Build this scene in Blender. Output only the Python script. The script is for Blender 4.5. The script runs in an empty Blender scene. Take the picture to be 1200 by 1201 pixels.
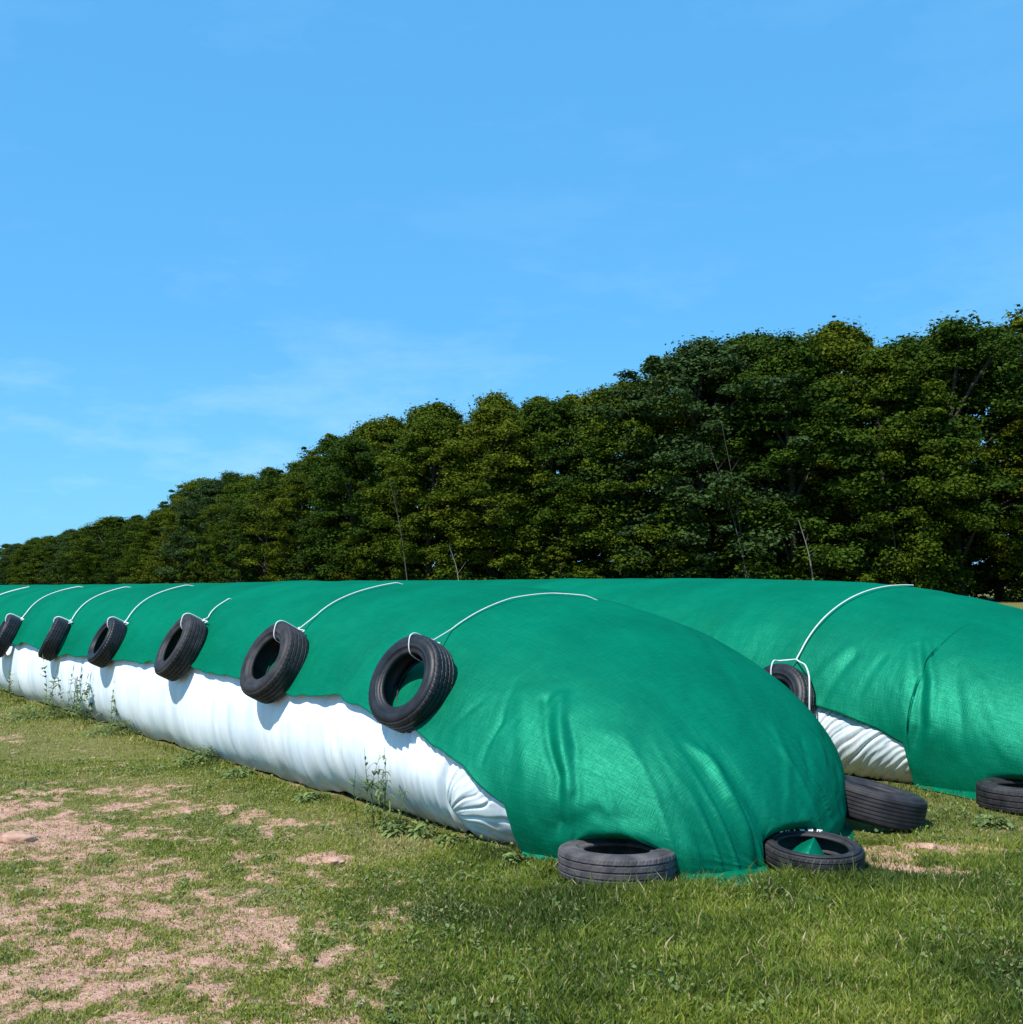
import bpy, math, random
import numpy as np
from mathutils import Matrix, Vector

# ------------------------------------------------------------------ camera, sky, sun, exposure
scn = bpy.context.scene
COL = scn.collection
CAM_H = 1.65
cam_d = bpy.data.cameras.new('camera')
cam = bpy.data.objects.new('camera', cam_d)
COL.objects.link(cam)
cam_d.sensor_width = 36.0
cam_d.lens = 36.0 * 1290 / 1200
cam_d.clip_start = 0.05
cam_d.clip_end = 6000
cam.location = (0, 0, CAM_H)
cam.rotation_euler = (math.radians(90 + 3.7), 0, 0)
scn.camera = cam

SUN_EL = math.radians(56)
SUN_AZ = math.atan2(-0.64, -0.77)          # compass angle of the sun, from +Y towards +X
w = bpy.data.worlds.new('World'); scn.world = w
w.use_nodes = True
nt = w.node_tree; nt.nodes.clear()
N = nt.nodes.new
sky = N('ShaderNodeTexSky'); sky.sky_type = 'NISHITA'; sky.sun_disc = False
sky.sun_elevation = SUN_EL; sky.sun_rotation = SUN_AZ
sky.air_density = 1.0; sky.dust_density = 0.3; sky.ozone_density = 2.0; sky.altitude = 100
tint = N('ShaderNodeMix'); tint.data_type = 'RGBA'; tint.blend_type = 'MULTIPLY'; tint.inputs[0].default_value = 1
tint.inputs[7].default_value = (0.85, 1.40, 1.40, 1)
geo = N('ShaderNodeTexCoord')
mp = N('ShaderNodeMapping'); mp.inputs['Scale'].default_value = (2.2, 2.2, 7.0); mp.inputs['Location'].default_value = (0.3, 0.1, 0.9)
cn1 = N('ShaderNodeTexNoise'); cn1.inputs['Scale'].default_value = 2.1; cn1.inputs['Detail'].default_value = 7; cn1.inputs['Roughness'].default_value = 0.62
cr = N('ShaderNodeMapRange'); cr.inputs[1].default_value = 0.52; cr.inputs[2].default_value = 0.78; cr.inputs[3].default_value = 0; cr.inputs[4].default_value = 0.30
sep = N('ShaderNodeSeparateXYZ')
lowr = N('ShaderNodeMapRange'); lowr.inputs[1].default_value = 0.30; lowr.inputs[2].default_value = 0.04; lowr.inputs[3].default_value = 0.25; lowr.inputs[4].default_value = 2.0
mul = N('ShaderNodeMath'); mul.operation = 'MULTIPLY'
cmix = N('ShaderNodeMix'); cmix.data_type = 'RGBA'; cmix.inputs[7].default_value = (5.2, 7.4, 9.6, 1)
bg = N('ShaderNodeBackground'); bg.inputs['Strength'].default_value = 0.10
wo = N('ShaderNodeOutputWorld')
L = nt.links.new
flat = N('ShaderNodeMix'); flat.data_type = 'RGBA'; flat.inputs[0].default_value = 0.72; flat.inputs[7].default_value = (0.90, 3.95, 8.2, 1)
L(sky.outputs[0], tint.inputs[6]); L(geo.outputs['Generated'], mp.inputs[0]); L(mp.outputs[0], cn1.inputs['Vector'])
L(cn1.outputs[0], cr.inputs[0]); L(geo.outputs['Generated'], sep.inputs[0]); L(sep.outputs[2], lowr.inputs[0])
L(cr.outputs[0], mul.inputs[0]); L(lowr.outputs[0], mul.inputs[1]); L(mul.outputs[0], cmix.inputs[0])
L(tint.outputs[2], flat.inputs[6]); 
hz = N('ShaderNodeMapRange'); hz.inputs[1].default_value = 0.22; hz.inputs[2].default_value = 0.0; hz.inputs[3].default_value = 0; hz.inputs[4].default_value = 0.38
hm = N('ShaderNodeMix'); hm.data_type = 'RGBA'; hm.inputs[7].default_value = (2.3, 5.9, 9.0, 1)
L(sep.outputs[2], hz.inputs[0]); L(hz.outputs[0], hm.inputs[0]); L(flat.outputs[2], hm.inputs[6]); L(hm.outputs[2], cmix.inputs[6]); L(cmix.outputs[2], bg.inputs['Color']); L(bg.outputs[0], wo.inputs[0])

sd = bpy.data.lights.new('sun', 'SUN'); so = bpy.data.objects.new('sun', sd); COL.objects.link(so)
sd.energy = 5.0; sd.angle = math.radians(0.5); sd.color = (1.0, 0.955, 0.88)
tosun = Vector((math.sin(SUN_AZ) * math.cos(SUN_EL), math.cos(SUN_AZ) * math.cos(SUN_EL), math.sin(SUN_EL)))
so.rotation_euler = tosun.to_track_quat('Z', 'Y').to_euler()
so.location = (-10, -10, 20)
scn.view_settings.view_transform = 'Standard'; scn.view_settings.look = 'None'
scn.view_settings.gamma = 1; scn.view_settings.exposure = 0.35
scn.cycles.max_bounces = 6
scn.cycles.transparent_max_bounces = 6

random.seed(7)
RNG = np.random.default_rng(7)

# ------------------------------------------------------------------ helpers
def setp(o, label=None, cat=None, group=None, kind=None):
    for k, v in (('label', label), ('category', cat), ('group', group), ('kind', kind)):
        if v: o[k] = v
    return o

def empty(name, loc, label, cat, group=None):
    o = bpy.data.objects.new(name, None); COL.objects.link(o); o.location = loc
    o.empty_display_size = 0.2
    return setp(o, label, cat, group)

def raw_mesh(name, V, F, smooth=True, uv=None, attrs=None):
    V = np.asarray(V, np.float32)
    me = bpy.data.meshes.new(name)
    groups = F if isinstance(F, list) else [F]
    groups = [np.asarray(g, np.int32) for g in groups if len(g)]
    nl = sum(g.size for g in groups); nf = sum(len(g) for g in groups)
    me.vertices.add(len(V)); me.vertices.foreach_set('co', V.ravel())
    me.loops.add(nl); me.polygons.add(nf)
    vi = np.concatenate([g.ravel() for g in groups]).astype(np.int32)
    me.loops.foreach_set('vertex_index', vi)
    starts, s = [], 0
    for g in groups:
        k = g.shape[1]; starts.append(s + np.arange(len(g)) * k); s += g.size
    me.polygons.foreach_set('loop_start', np.concatenate(starts).astype(np.int32))
    me.polygons.foreach_set('use_smooth', np.full(nf, smooth, bool))
    if uv is not None:
        l = me.uv_layers.new(name='UVMap'); l.data.foreach_set('uv', np.asarray(uv, np.float32)[vi].ravel())
    for k, a in (attrs or {}).items():
        at = me.attributes.new(k, 'FLOAT', 'POINT'); at.data.foreach_set('value', np.asarray(a, np.float32))
    me.update(calc_edges=True); me.validate()
    return me

def obj(name, me, mat, parent=None, loc=None):
    o = bpy.data.objects.new(name, me); COL.objects.link(o)
    if mat is not None and not me.materials: me.materials.append(mat)
    if parent is not None: o.parent = parent
    if loc is not None: o.location = loc
    return o

def grid_faces(nr, nc, closed=False):
    i = np.arange(nr - 1)[:, None]; j = np.arange(nc if closed else nc - 1)[None]
    j2 = (j + 1) % nc
    a = i * nc + j; b = i * nc + j2; c = (i + 1) * nc + j2; d = (i + 1) * nc + j
    return np.stack([a, b, c, d], -1).reshape(-1, 4)

def hsh(ix, iy, iz, seed):
    with np.errstate(over='ignore'):
        n = (ix.astype(np.int64) * 374761393 + iy.astype(np.int64) * 668265263 + iz.astype(np.int64) * 2147483647 + seed * 974711) & 0xffffffff
        n = ((n ^ (n >> 13)) * 1274126177) & 0xffffffff
        n = (n ^ (n >> 16)) & 0xffffff
    return n / float(0xffffff)

def vnoise(x, y, z=None, seed=0):
    x = np.asarray(x, float); y = np.asarray(y, float)
    z = np.zeros_like(x) if z is None else np.asarray(z, float)
    fx, fy, fz = np.floor(x), np.floor(y), np.floor(z)
    u, v, t = x - fx, y - fy, z - fz
    u, v, t = [a * a * (3 - 2 * a) for a in (u, v, t)]
    r = 0
    for dx in (0, 1):
        for dy in (0, 1):
            for dz in (0, 1):
                r = r + hsh(fx + dx, fy + dy, fz + dz, seed) * (u if dx else 1 - u) * (v if dy else 1 - v) * (t if dz else 1 - t)
    return r

def fbm(x, y, z=None, oct=4, seed=0):
    r, a, tot = 0, 1.0, 0
    z = np.zeros_like(x) if z is None else z
    for k in range(oct):
        r = r + a * vnoise(x * 2 ** k, y * 2 ** k, z * 2 ** k, seed + k * 17); tot += a; a *= 0.5
    return r / tot

def sstep(x, a, b):
    t = np.clip((x - a) / (b - a), 0, 1); return t * t * (3 - 2 * t)

def tube(pts, rad, n=8, cap=True):
    P = np.asarray(pts, float); m = len(P)
    rad = np.full(m, rad) if np.isscalar(rad) else np.asarray(rad)
    T = np.gradient(P, axis=0); T /= np.linalg.norm(T, axis=1)[:, None] + 1e-9
    ref = np.array([0, 0, 1.0]) if abs(T[0][2]) < 0.9 else np.array([1.0, 0, 0])
    V = []
    nrm = np.cross(T[0], ref); nrm /= np.linalg.norm(nrm)
    for i in range(m):
        nrm = nrm - T[i] * (nrm @ T[i]); nrm /= np.linalg.norm(nrm) + 1e-9
        b = np.cross(T[i], nrm)
        for k in range(n):
            a = 2 * math.pi * k / n
            V.append(P[i] + rad[i] * (math.cos(a) * nrm + math.sin(a) * b))
    return np.array(V), grid_faces(m, n, True)

class Join:
    def __init__(s): s.V = []; s.F = {}; s.n = 0; s.A = []
    def add(s, V, F, a=0.5):
        V = np.asarray(V, float); F = np.asarray(F)
        s.V.append(V); s.F.setdefault(F.shape[1], []).append(F + s.n); s.n += len(V)
        s.A.append(np.full(len(V), a))
    def mesh(s, name, smooth=True, loc=(0, 0, 0)):
        return raw_mesh(name, np.concatenate(s.V) - np.asarray(loc, float), [np.concatenate(v) for v in s.F.values()], smooth, attrs={'tone': np.concatenate(s.A)})

# ------------------------------------------------------------------ materials
def mat(name):
    m = bpy.data.materials.new(name); m.use_nodes = True
    t = m.node_tree; b = t.nodes['Principled BSDF']
    return m, t, b, t.nodes.new, t.links.new

def ramp(n, stops):
    e = n.color_ramp.elements
    while len(e) > 1: e.remove(e[0])
    e[0].position = stops[0][0]; e[0].color = (*stops[0][1], 1)
    for p, c in stops[1:]:
        k = e.new(p); k.color = (*c, 1)

def m_tarp(name):
    m, t, b, n, l = mat(name)
    uv = n('ShaderNodeUVMap')
    # broad tonal drift of the knitted net
    no = n('ShaderNodeTexNoise'); no.inputs['Scale'].default_value = 1.3; no.inputs['Detail'].default_value = 5
    mpp = n('ShaderNodeMapping'); mpp.inputs['Scale'].default_value = (1, 1, 1)
    l(uv.outputs[0], mpp.inputs[0]); l(mpp.outputs[0], no.inputs['Vector'])
    r = n('ShaderNodeValToRGB'); ramp(r, [(0.3, (0.0, 0.094, 0.050)), (0.7, (0.0, 0.136, 0.074))])
    l(no.outputs[0], r.inputs[0])
    # fine threads: two stretched noises
    def thread(sx, sy, rot):
        mm = n('ShaderNodeMapping'); mm.inputs['Scale'].default_value = (sx, sy, 1); mm.inputs['Rotation'].default_value = (0, 0, rot)
        q = n('ShaderNodeTexNoise'); q.inputs['Scale'].default_value = 1; q.inputs['Detail'].default_value = 3; q.inputs['Roughness'].default_value = 0.6
        l(uv.outputs[0], mm.inputs[0]); l(mm.outputs[0], q.inputs['Vector']); return q
    t1 = thread(5, 190, 0.05); t2 = thread(150, 9, -0.04); t3 = thread(2.0, 9.0, 0.5)
    add = n('ShaderNodeMath'); add.operation = 'ADD'; l(t1.outputs[0], add.inputs[0]); l(t2.outputs[0], add.inputs[1])
    mr = n('ShaderNodeMapRange'); mr.inputs[1].default_value = 0.65; mr.inputs[2].default_value = 1.35; mr.inputs[3].default_value = 0.72; mr.inputs[4].default_value = 1.28
    l(add.outputs[0], mr.inputs[0])
    mx = n('ShaderNodeMix'); mx.data_type = 'RGBA'; mx.blend_type = 'MULTIPLY'; mx.inputs[0].default_value = 1
    l(r.outputs[0], mx.inputs[6]); l(mr.outputs[0], mx.inputs[7]); l(mx.outputs[2], b.inputs['Base Color'])
    b.inputs['Roughness'].default_value = 0.47; b.inputs['Specular IOR Level'].default_value = 0.34; b.inputs['Specular Tint'].default_value = (0.35, 1.0, 0.75, 1)
    rr = n('ShaderNodeMapRange'); rr.inputs[3].default_value = 0.33; rr.inputs[4].default_value = 0.58
    l(t3.outputs[0], rr.inputs[0]); l(rr.outputs[0], b.inputs['Roughness'])
    b1 = n('ShaderNodeBump'); b1.inputs['Strength'].default_value = 0.55; b1.inputs['Distance'].default_value = 0.005
    b2 = n('ShaderNodeBump'); b2.inputs['Strength'].default_value = 0.5; b2.inputs['Distance'].default_value = 0.02
    t4 = thread(3.2, 1.1, 0.7)
    l(add.outputs[0], b1.inputs['Height']); l(t4.outputs[0], b2.inputs['Height'])
    l(b2.outputs[0], b1.inputs['Normal'])
    df = n('ShaderNodeBsdfDiffuse'); gl = n('ShaderNodeBsdfAnisotropic' if False else 'ShaderNodeBsdfGlossy'); ms = n('ShaderNodeMixShader')
    gl.inputs['Color'].default_value = (0.12, 0.95, 0.62, 1); ms.inputs[0].default_value = 0.068
    l(mx.outputs[2], df.inputs['Color']); l(rr.outputs[0], gl.inputs['Roughness'])
    l(b1.outputs[0], df.inputs['Normal']); l(b1.outputs[0], gl.inputs['Normal'])
    l(df.outputs[0], ms.inputs[1]); l(gl.outputs[0], ms.inputs[2]); l(ms.outputs[0], t.nodes['Material Output'].inputs[0])
    return m

def m_bag():
    m, t, b, n, l = mat('white_plastic_film')
    uv = n('ShaderNodeUVMap')
    def st(sx, sy, det=4):
        mm = n('ShaderNodeMapping'); mm.inputs['Scale'].default_value = (sx, sy, 1)
        q = n('ShaderNodeTexNoise'); q.inputs['Scale'].default_value = 1; q.inputs['Detail'].default_value = det
        l(uv.outputs[0], mm.inputs[0]); l(mm.outputs[0], q.inputs['Vector']); return q
    a = st(5.5, 0.9); c = st(22, 1.6)
    r = n('ShaderNodeValToRGB'); ramp(r, [(0.3, (0.60, 0.70, 0.79)), (0.54, (0.78, 0.84, 0.88))])
    l(a.outputs[0], r.inputs[0])
    tc = n('ShaderNodeTexCoord'); sp = n('ShaderNodeSeparateXYZ'); l(tc.outputs['Object'], sp.inputs[0])
    dn = n('ShaderNodeTexNoise'); dn.inputs['Scale'].default_value = 3.2; dn.inputs['Detail'].default_value = 8; dn.inputs['Roughness'].default_value = .7; l(tc.outputs['Object'], dn.inputs['Vector'])
    ht = n('ShaderNodeMapRange'); ht.inputs[1].default_value = .34; ht.inputs[2].default_value = 0.0; ht.inputs[3].default_value = -.25; ht.inputs[4].default_value = .42; l(sp.outputs[2], ht.inputs[0])
    ad = n('ShaderNodeMath'); ad.operation = 'ADD'; l(ht.outputs[0], ad.inputs[0]); l(dn.outputs[0], ad.inputs[1])
    dm = n('ShaderNodeMapRange'); dm.inputs[1].default_value = .58; dm.inputs[2].default_value = .95; dm.inputs[4].default_value = .75; l(ad.outputs[0], dm.inputs[0])
    dx = n('ShaderNodeMix'); dx.data_type = 'RGBA'; dx.inputs[7].default_value = (.30, .25, .19, 1); l(dm.outputs[0], dx.inputs[0]); l(r.outputs[0], dx.inputs[6]); l(dx.outputs[2], b.inputs['Base Color'])
    b.inputs['Roughness'].default_value = 0.42; b.inputs['Specular IOR Level'].default_value = 0.4
    b1 = n('ShaderNodeBump'); b1.inputs['Strength'].default_value = 0.45; b1.inputs['Distance'].default_value = 0.03
    b2 = n('ShaderNodeBump'); b2.inputs['Strength'].default_value = 0.4; b2.inputs['Distance'].default_value = 0.01
    l(a.outputs[0], b1.inputs['Height']); l(c.outputs[0], b2.inputs['Height']); l(b1.outputs[0], b2.inputs['Normal']); l(b2.outputs[0], b.inputs['Normal'])
    return m

def m_rubber(name, c1, c2, rough=0.6):
    m, t, b, n, l = mat(name)
    tc = n('ShaderNodeTexCoord'); no = n('ShaderNodeTexNoise'); no.inputs['Scale'].default_value = 9; no.inputs['Detail'].default_value = 6
    l(tc.outputs['Object'], no.inputs['Vector'])
    r = n('ShaderNodeValToRGB'); ramp(r, [(0.35, c1), (0.68, c2)]); l(no.outputs[0], r.inputs[0]); l(r.outputs[0], b.inputs['Base Color'])
    b.inputs['Roughness'].default_value = rough; b.inputs['Specular IOR Level'].default_value = 0.35
    n2 = n('ShaderNodeTexNoise'); n2.inputs['Scale'].default_value = 70; n2.inputs['Detail'].default_value = 4; l(tc.outputs['Object'], n2.inputs['Vector'])
    bp = n('ShaderNodeBump'); bp.inputs['Strength'].default_value = 0.35; bp.inputs['Distance'].default_value = 0.004; l(n2.outputs[0], bp.inputs['Height']); l(bp.outputs[0], b.inputs['Normal'])
    return m

def m_plain(name, col, rough=0.7, scale=20, var=0.25):
    m, t, b, n, l = mat(name)
    tc = n('ShaderNodeTexCoord'); no = n('ShaderNodeTexNoise'); no.inputs['Scale'].default_value = scale; no.inputs['Detail'].default_value = 4
    l(tc.outputs['Object'], no.inputs['Vector'])
    r = n('ShaderNodeValToRGB'); ramp(r, [(0.3, tuple(c * (1 - var) for c in col)), (0.7, tuple(min(1, c * (1 + var)) for c in col))])
    l(no.outputs[0], r.inputs[0]); l(r.outputs[0], b.inputs['Base Color']); b.inputs['Roughness'].default_value = rough
    return m

def m_leaf(name, stops, trans=0.25, spec=0.25):
    m, t, b, n, l = mat(name)
    at = n('ShaderNodeAttribute'); at.attribute_name = 'tone'
    r = n('ShaderNodeValToRGB'); ramp(r, stops); l(at.outputs['Fac'], r.inputs[0]); l(r.outputs[0], b.inputs['Base Color'])
    b.inputs['Roughness'].default_value = 0.6; b.inputs['Specular IOR Level'].default_value = spec
    tr = n('ShaderNodeBsdfTranslucent'); l(r.outputs[0], tr.inputs[0])
    mx = n('ShaderNodeMixShader'); mx.inputs[0].default_value = trans
    l(b.outputs[0], mx.inputs[1]); l(tr.outputs[0], mx.inputs[2]); l(mx.outputs[0], t.nodes['Material Output'].inputs[0])
    return m

def m_ground():
    m, t, b, n, l = mat('meadow_and_soil')
    tc = n('ShaderNodeTexCoord')
    at = n('ShaderNodeAttribute'); at.attribute_name = 'soil'
    def no(s, d=6, ro=0.6):
        q = n('ShaderNodeTexNoise'); q.inputs['Scale'].default_value = s; q.inputs['Detail'].default_value = d; q.inputs['Roughness'].default_value = ro
        l(tc.outputs['Object'], q.inputs['Vector']); return q
    n1 = no(7); n2 = no(38, 5); n3 = no(150, 3)
    rs = n('ShaderNodeValToRGB'); ramp(rs, [(0.28, (0.24, 0.12, 0.085)), (0.48, (0.49, 0.275, 0.20)), (0.68, (0.68, 0.44, 0.35))])
    ad = n('ShaderNodeMath'); ad.operation = 'MULTIPLY_ADD'; ad.inputs[1].default_value = 0.6; l(n2.outputs[0], ad.inputs[0])
    hf = n('ShaderNodeMath'); hf.operation = 'MULTIPLY'; hf.inputs[1].default_value = 0.4; l(n1.outputs[0], hf.inputs[0]); l(hf.outputs[0], ad.inputs[2])
    l(ad.outputs[0], rs.inputs[0])
    rg = n('ShaderNodeValToRGB'); ramp(rg, [(0.3, (0.07, 0.08, 0.018)), (0.5, (0.15, 0.15, 0.04)), (0.72, (0.30, 0.23, 0.12))])
    l(ad.outputs[0], rg.inputs[0])
    sm = n('ShaderNodeMath'); sm.operation = 'ADD'; l(at.outputs['Fac'], sm.inputs[0])
    jj = n('ShaderNodeMapRange'); jj.inputs[3].default_value = -0.35; jj.inputs[4].default_value = 0.35; l(n2.outputs[0], jj.inputs[0]); l(jj.outputs[0], sm.inputs[1])
    st = n('ShaderNodeMapRange'); st.inputs[1].default_value = 0.3; st.inputs[2].default_value = 0.62; l(sm.outputs[0], st.inputs[0])
    mx = n('ShaderNodeMix'); mx.data_type = 'RGBA'; l(st.outputs[0], mx.inputs[0]); l(rg.outputs[0], mx.inputs[6]); l(rs.outputs[0], mx.inputs[7])
    l(mx.outputs[2], b.inputs['Base Color']); b.inputs['Roughness'].default_value = 0.95; b.inputs['Specular IOR Level'].default_value = 0.1
    b1 = n('ShaderNodeBump'); b1.inputs['Strength'].default_value = 0.9; b1.inputs['Distance'].default_value = 0.03; l(n2.outputs[0], b1.inputs['Height'])
    b2 = n('ShaderNodeBump'); b2.inputs['Strength'].default_value = 0.8; b2.inputs['Distance'].default_value = 0.008; l(n3.outputs[0], b2.inputs['Height'])
    l(b1.outputs[0], b2.inputs['Normal']); l(b2.outputs[0], b.inputs['Normal'])
    return m

M_TARP = m_tarp('green_shade_net')
M_BAG = m_bag()
M_RUB = m_rubber('black_rubber', (0.006, 0.007, 0.010), (0.020, 0.021, 0.026), 0.48)
M_RUBG = m_rubber('dusty_rubber', (0.035, 0.033, 0.037), (0.11, 0.098, 0.10), 0.8)
M_RUBM = m_rubber('weathered_rubber', (0.009, 0.009, 0.011), (0.036, 0.033, 0.036), 0.62)
M_ROPE = m_plain('white_rope', (0.62, 0.63, 0.62), 0.6, 120, 0.12)
M_WHITE = m_plain('white_lettering', (0.8, 0.8, 0.8), 0.6, 60, 0.1)
M_GROUND = m_ground()
M_BLADE = m_leaf('grass_blades', [(0.0, (0.05, 0.085, 0.014)), (0.35, (0.13, 0.185, 0.020)), (0.7, (0.25, 0.29, 0.032)), (0.92, (0.34, 0.31, 0.10)), (1.0, (0.52, 0.42, 0.25))], 0.35)
M_WEED = m_leaf('weed_leaf', [(0.0, (0.06, 0.10, 0.028)), (1.0, (0.20, 0.26, 0.075))], 0.25)
M_SEED = m_plain('seed_heads', (0.19, 0.20, 0.11), 0.8, 90, 0.3)
M_BARK = m_plain('dark_bark', (0.055, 0.045, 0.036), 0.9, 4, 0.4)
M_DEAD = m_plain('dead_bark', (0.075, 0.07, 0.062), 0.9, 6, 0.3)
M_PALE = m_plain('pale_bark', (0.19, 0.175, 0.155), 0.9, 6, 0.3)
LEAFM = [
 m_leaf('deep_green_foliage', [(0, (0.012, 0.030, 0.005)), (1, (0.058, 0.100, 0.010))], 0.15, 0.03),
 m_leaf('mid_green_foliage', [(0, (0.020, 0.040, 0.005)), (1, (0.092, 0.128, 0.009))], 0.15, 0.03),
 m_leaf('yellow_green_foliage', [(0, (0.030, 0.050, 0.005)), (1, (0.120, 0.145, 0.010))], 0.15, 0.03),
 m_leaf('grey_green_foliage', [(0, (0.018, 0.038, 0.012)), (1, (0.062, 0.105, 0.030))], 0.15, 0.03),
]

# ------------------------------------------------------------------ site frame: s runs along the bags away from the camera, c across them
AX = math.radians(37.7)
O = np.array([0.0785, 6.869, 0.0])
DA = np.array([-math.sin(AX), math.cos(AX), 0]); DC = np.array([math.cos(AX), math.sin(AX), 0])
def W(s, c, z=0.0):
    s = np.asarray(s, float)[..., None]; c = np.asarray(c, float)[..., None]; z = np.asarray(z, float)[..., None]
    return O + DA * s + DC * c + np.array([0, 0, 1.0]) * z
def toSC(x, y):
    dx = x - O[0]; dy = y - O[1]
    return dx * DA[0] + dy * DA[1], dx * DC[0] + dy * DC[1]

B1 = dict(s=[-1.1, -1.0, -.8, -.55, -.3, 0, .5, 1.2, 2, 40], cn=[.65, .48, .30, .14, .02, -.08, -.16, -.18, -.18, -.18], cf=[1.05, 1.5, 2.0, 2.5, 2.85, 3.1, 3.25, 3.3, 3.3, 3.3],
  s0=2.4, L=3.5, p=2.0, hs=[-2, 1, 3, 6, 12, 20, 40], hh=[1.5, 1.57, 1.63, 1.645, 1.60, 1.56, 1.5], n=2.35, nc=1.95)
B2 = dict(s=[-2.1, -1.9, -1.7, -1.4, -1.0, -.6, 0, 1.2, 2, 40], cn=[4.8, 4.5, 4.2, 4.0, 3.86, 3.78, 3.75, 3.75, 3.75, 3.75], cf=[5.2, 5.7, 6.1, 6.6, 6.9, 7.2, 7.3, 7.4, 7.4, 7.4],
  s0=2.0, L=4.1, p=2.0, hs=[-3, 1, 3, 6, 12, 20, 40], hh=[1.6, 1.64, 1.68, 1.68, 1.66, 1.6, 1.55], n=2.35, nc=2.1)
S_END = 42.0
def cap_plan(B, tip, cm, cn_, sn_, pn, cf_, sf_, pf):
    t = np.linspace(0, 1, 120) ** 2; ss = np.concatenate([tip + (3.6) * t, [60.0]])
    un = np.clip((sn_ - ss) / (sn_ - tip), 0, 1); uf = np.clip((sf_ - ss) / (sf_ - tip), 0, 1)
    B['s'] = list(ss); B['cn'] = list(cm - (cm - cn_) * (1 - un ** pn) ** (1 / pn)); B['cf'] = list(cm + (cf_ - cm) * (1 - uf ** pf) ** (1 / pf))
    B['L'] = B['s0'] - tip
cap_plan(B1, -1.12, .86, -.18, 1.2, 2.3, 3.3, 2.0, 2.3)
cap_plan(B2, -2.10, 5.1, 3.75, .5, 2.6, 7.4, 1.6, 2.3)

def section(s, th, B, tuck=1.0):
    """bag cross section: th 0 = near ground line, 1 = far ground line -> (c, z)"""
    cn = np.interp(s, B['s'], B['cn']); cf = np.interp(s, B['s'], B['cf'])
    u = np.clip((B['s0'] - s) / B['L'], 0, 1); e = np.clip((s - (S_END - 3)) / 3, 0, 1)
    h = np.maximum(np.interp(s, B['hs'], B['hh']) * (1 - u ** B['p']) ** (1 / B['p']) * np.sqrt(1 - e * e), 2e-3)
    a = (cf - cn) / 2; c0 = (cf + cn) / 2
    n = np.interp(s, [-1, 2, 4], [B['nc'], B['nc'] + .1, B['n']])
    zc = .28 * h; bl = .55 * h; bt = h - zc
    ph0 = -np.arcsin((zc / bl) ** (n / 2))
    ph = ph0 + (np.pi - 2 * ph0) * th
    cs, sn = np.cos(ph), np.sin(ph)
    xr = np.abs(cs) ** (2 / n)
    xr = np.where(sn < 0, 1 - (1 - xr) * tuck, xr)
    x = -np.sign(cs) * xr * a
    z = np.where(sn > 0, np.abs(sn) ** (2 / n) * bt, -np.abs(sn) ** (2 / n) * bl) + zc
    return c0 + x, z

def surf_pt(s, th, B):
    c, z = section(np.asarray(float(s)), np.asarray(float(th)), B)
    return W(float(s), float(c), float(z))
def surf_n(s, th, B):
    p = surf_pt(s, th, B); a = surf_pt(s + .01, th, B) - p; b = surf_pt(s, th + .005, B) - p
    n = np.cross(b, a); n /= np.linalg.norm(n)
    q = W(float(s), float((np.interp(s, B['s'], B['cn']) + np.interp(s, B['s'], B['cf'])) / 2), .4)
    return n if n @ (p - q) > 0 else -n

def rows(B, extra=()):
    smin = B['s'][0]; psi = np.linspace(math.pi / 2, 0.0, 200)
    r = B['s0'] - B['L'] * np.sin(psi); r[0] = smin
    far = [B['s0']]
    st = .03
    while far[-1] < S_END - .1:
        far.append(min(far[-1] + st, S_END - .001)); st *= 1.012
    r = np.concatenate([r, far[1:], extra]); r = np.unique(np.round(r, 4))
    return r[r >= smin]

def pl_dist(S, Cc, Z, poly):
    """distance to a polyline in site coords, and the 0..1 run along it"""
    best = np.full(S.shape, 1e9); tt = np.zeros(S.shape); P = np.array(poly, float); m = len(P) - 1
    for i in range(m):
        a, b = P[i], P[i + 1]; d = b - a
        t = np.clip(((S - a[0]) * d[0] + (Cc - a[1]) * d[1] + (Z - a[2]) * d[2]) / (d @ d), 0, 1)
        q = np.sqrt((S - a[0] - t * d[0]) ** 2 + (Cc - a[1] - t * d[1]) ** 2 + (Z - a[2] - t * d[2]) ** 2)
        k = q < best; best = np.where(k, q, best); tt = np.where(k, (i + t) / m, tt)
    return best, tt

def grid_normals(P):
    a = np.gradient(P, axis=0); b = np.gradient(P, axis=1); n = np.cross(b, a)
    l = np.linalg.norm(n, axis=2, keepdims=True); return n / np.maximum(l, 1e-9)

# tyres that stand against the bags: (centre s, c, radius) to push cloth away from
PUSH = []

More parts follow.
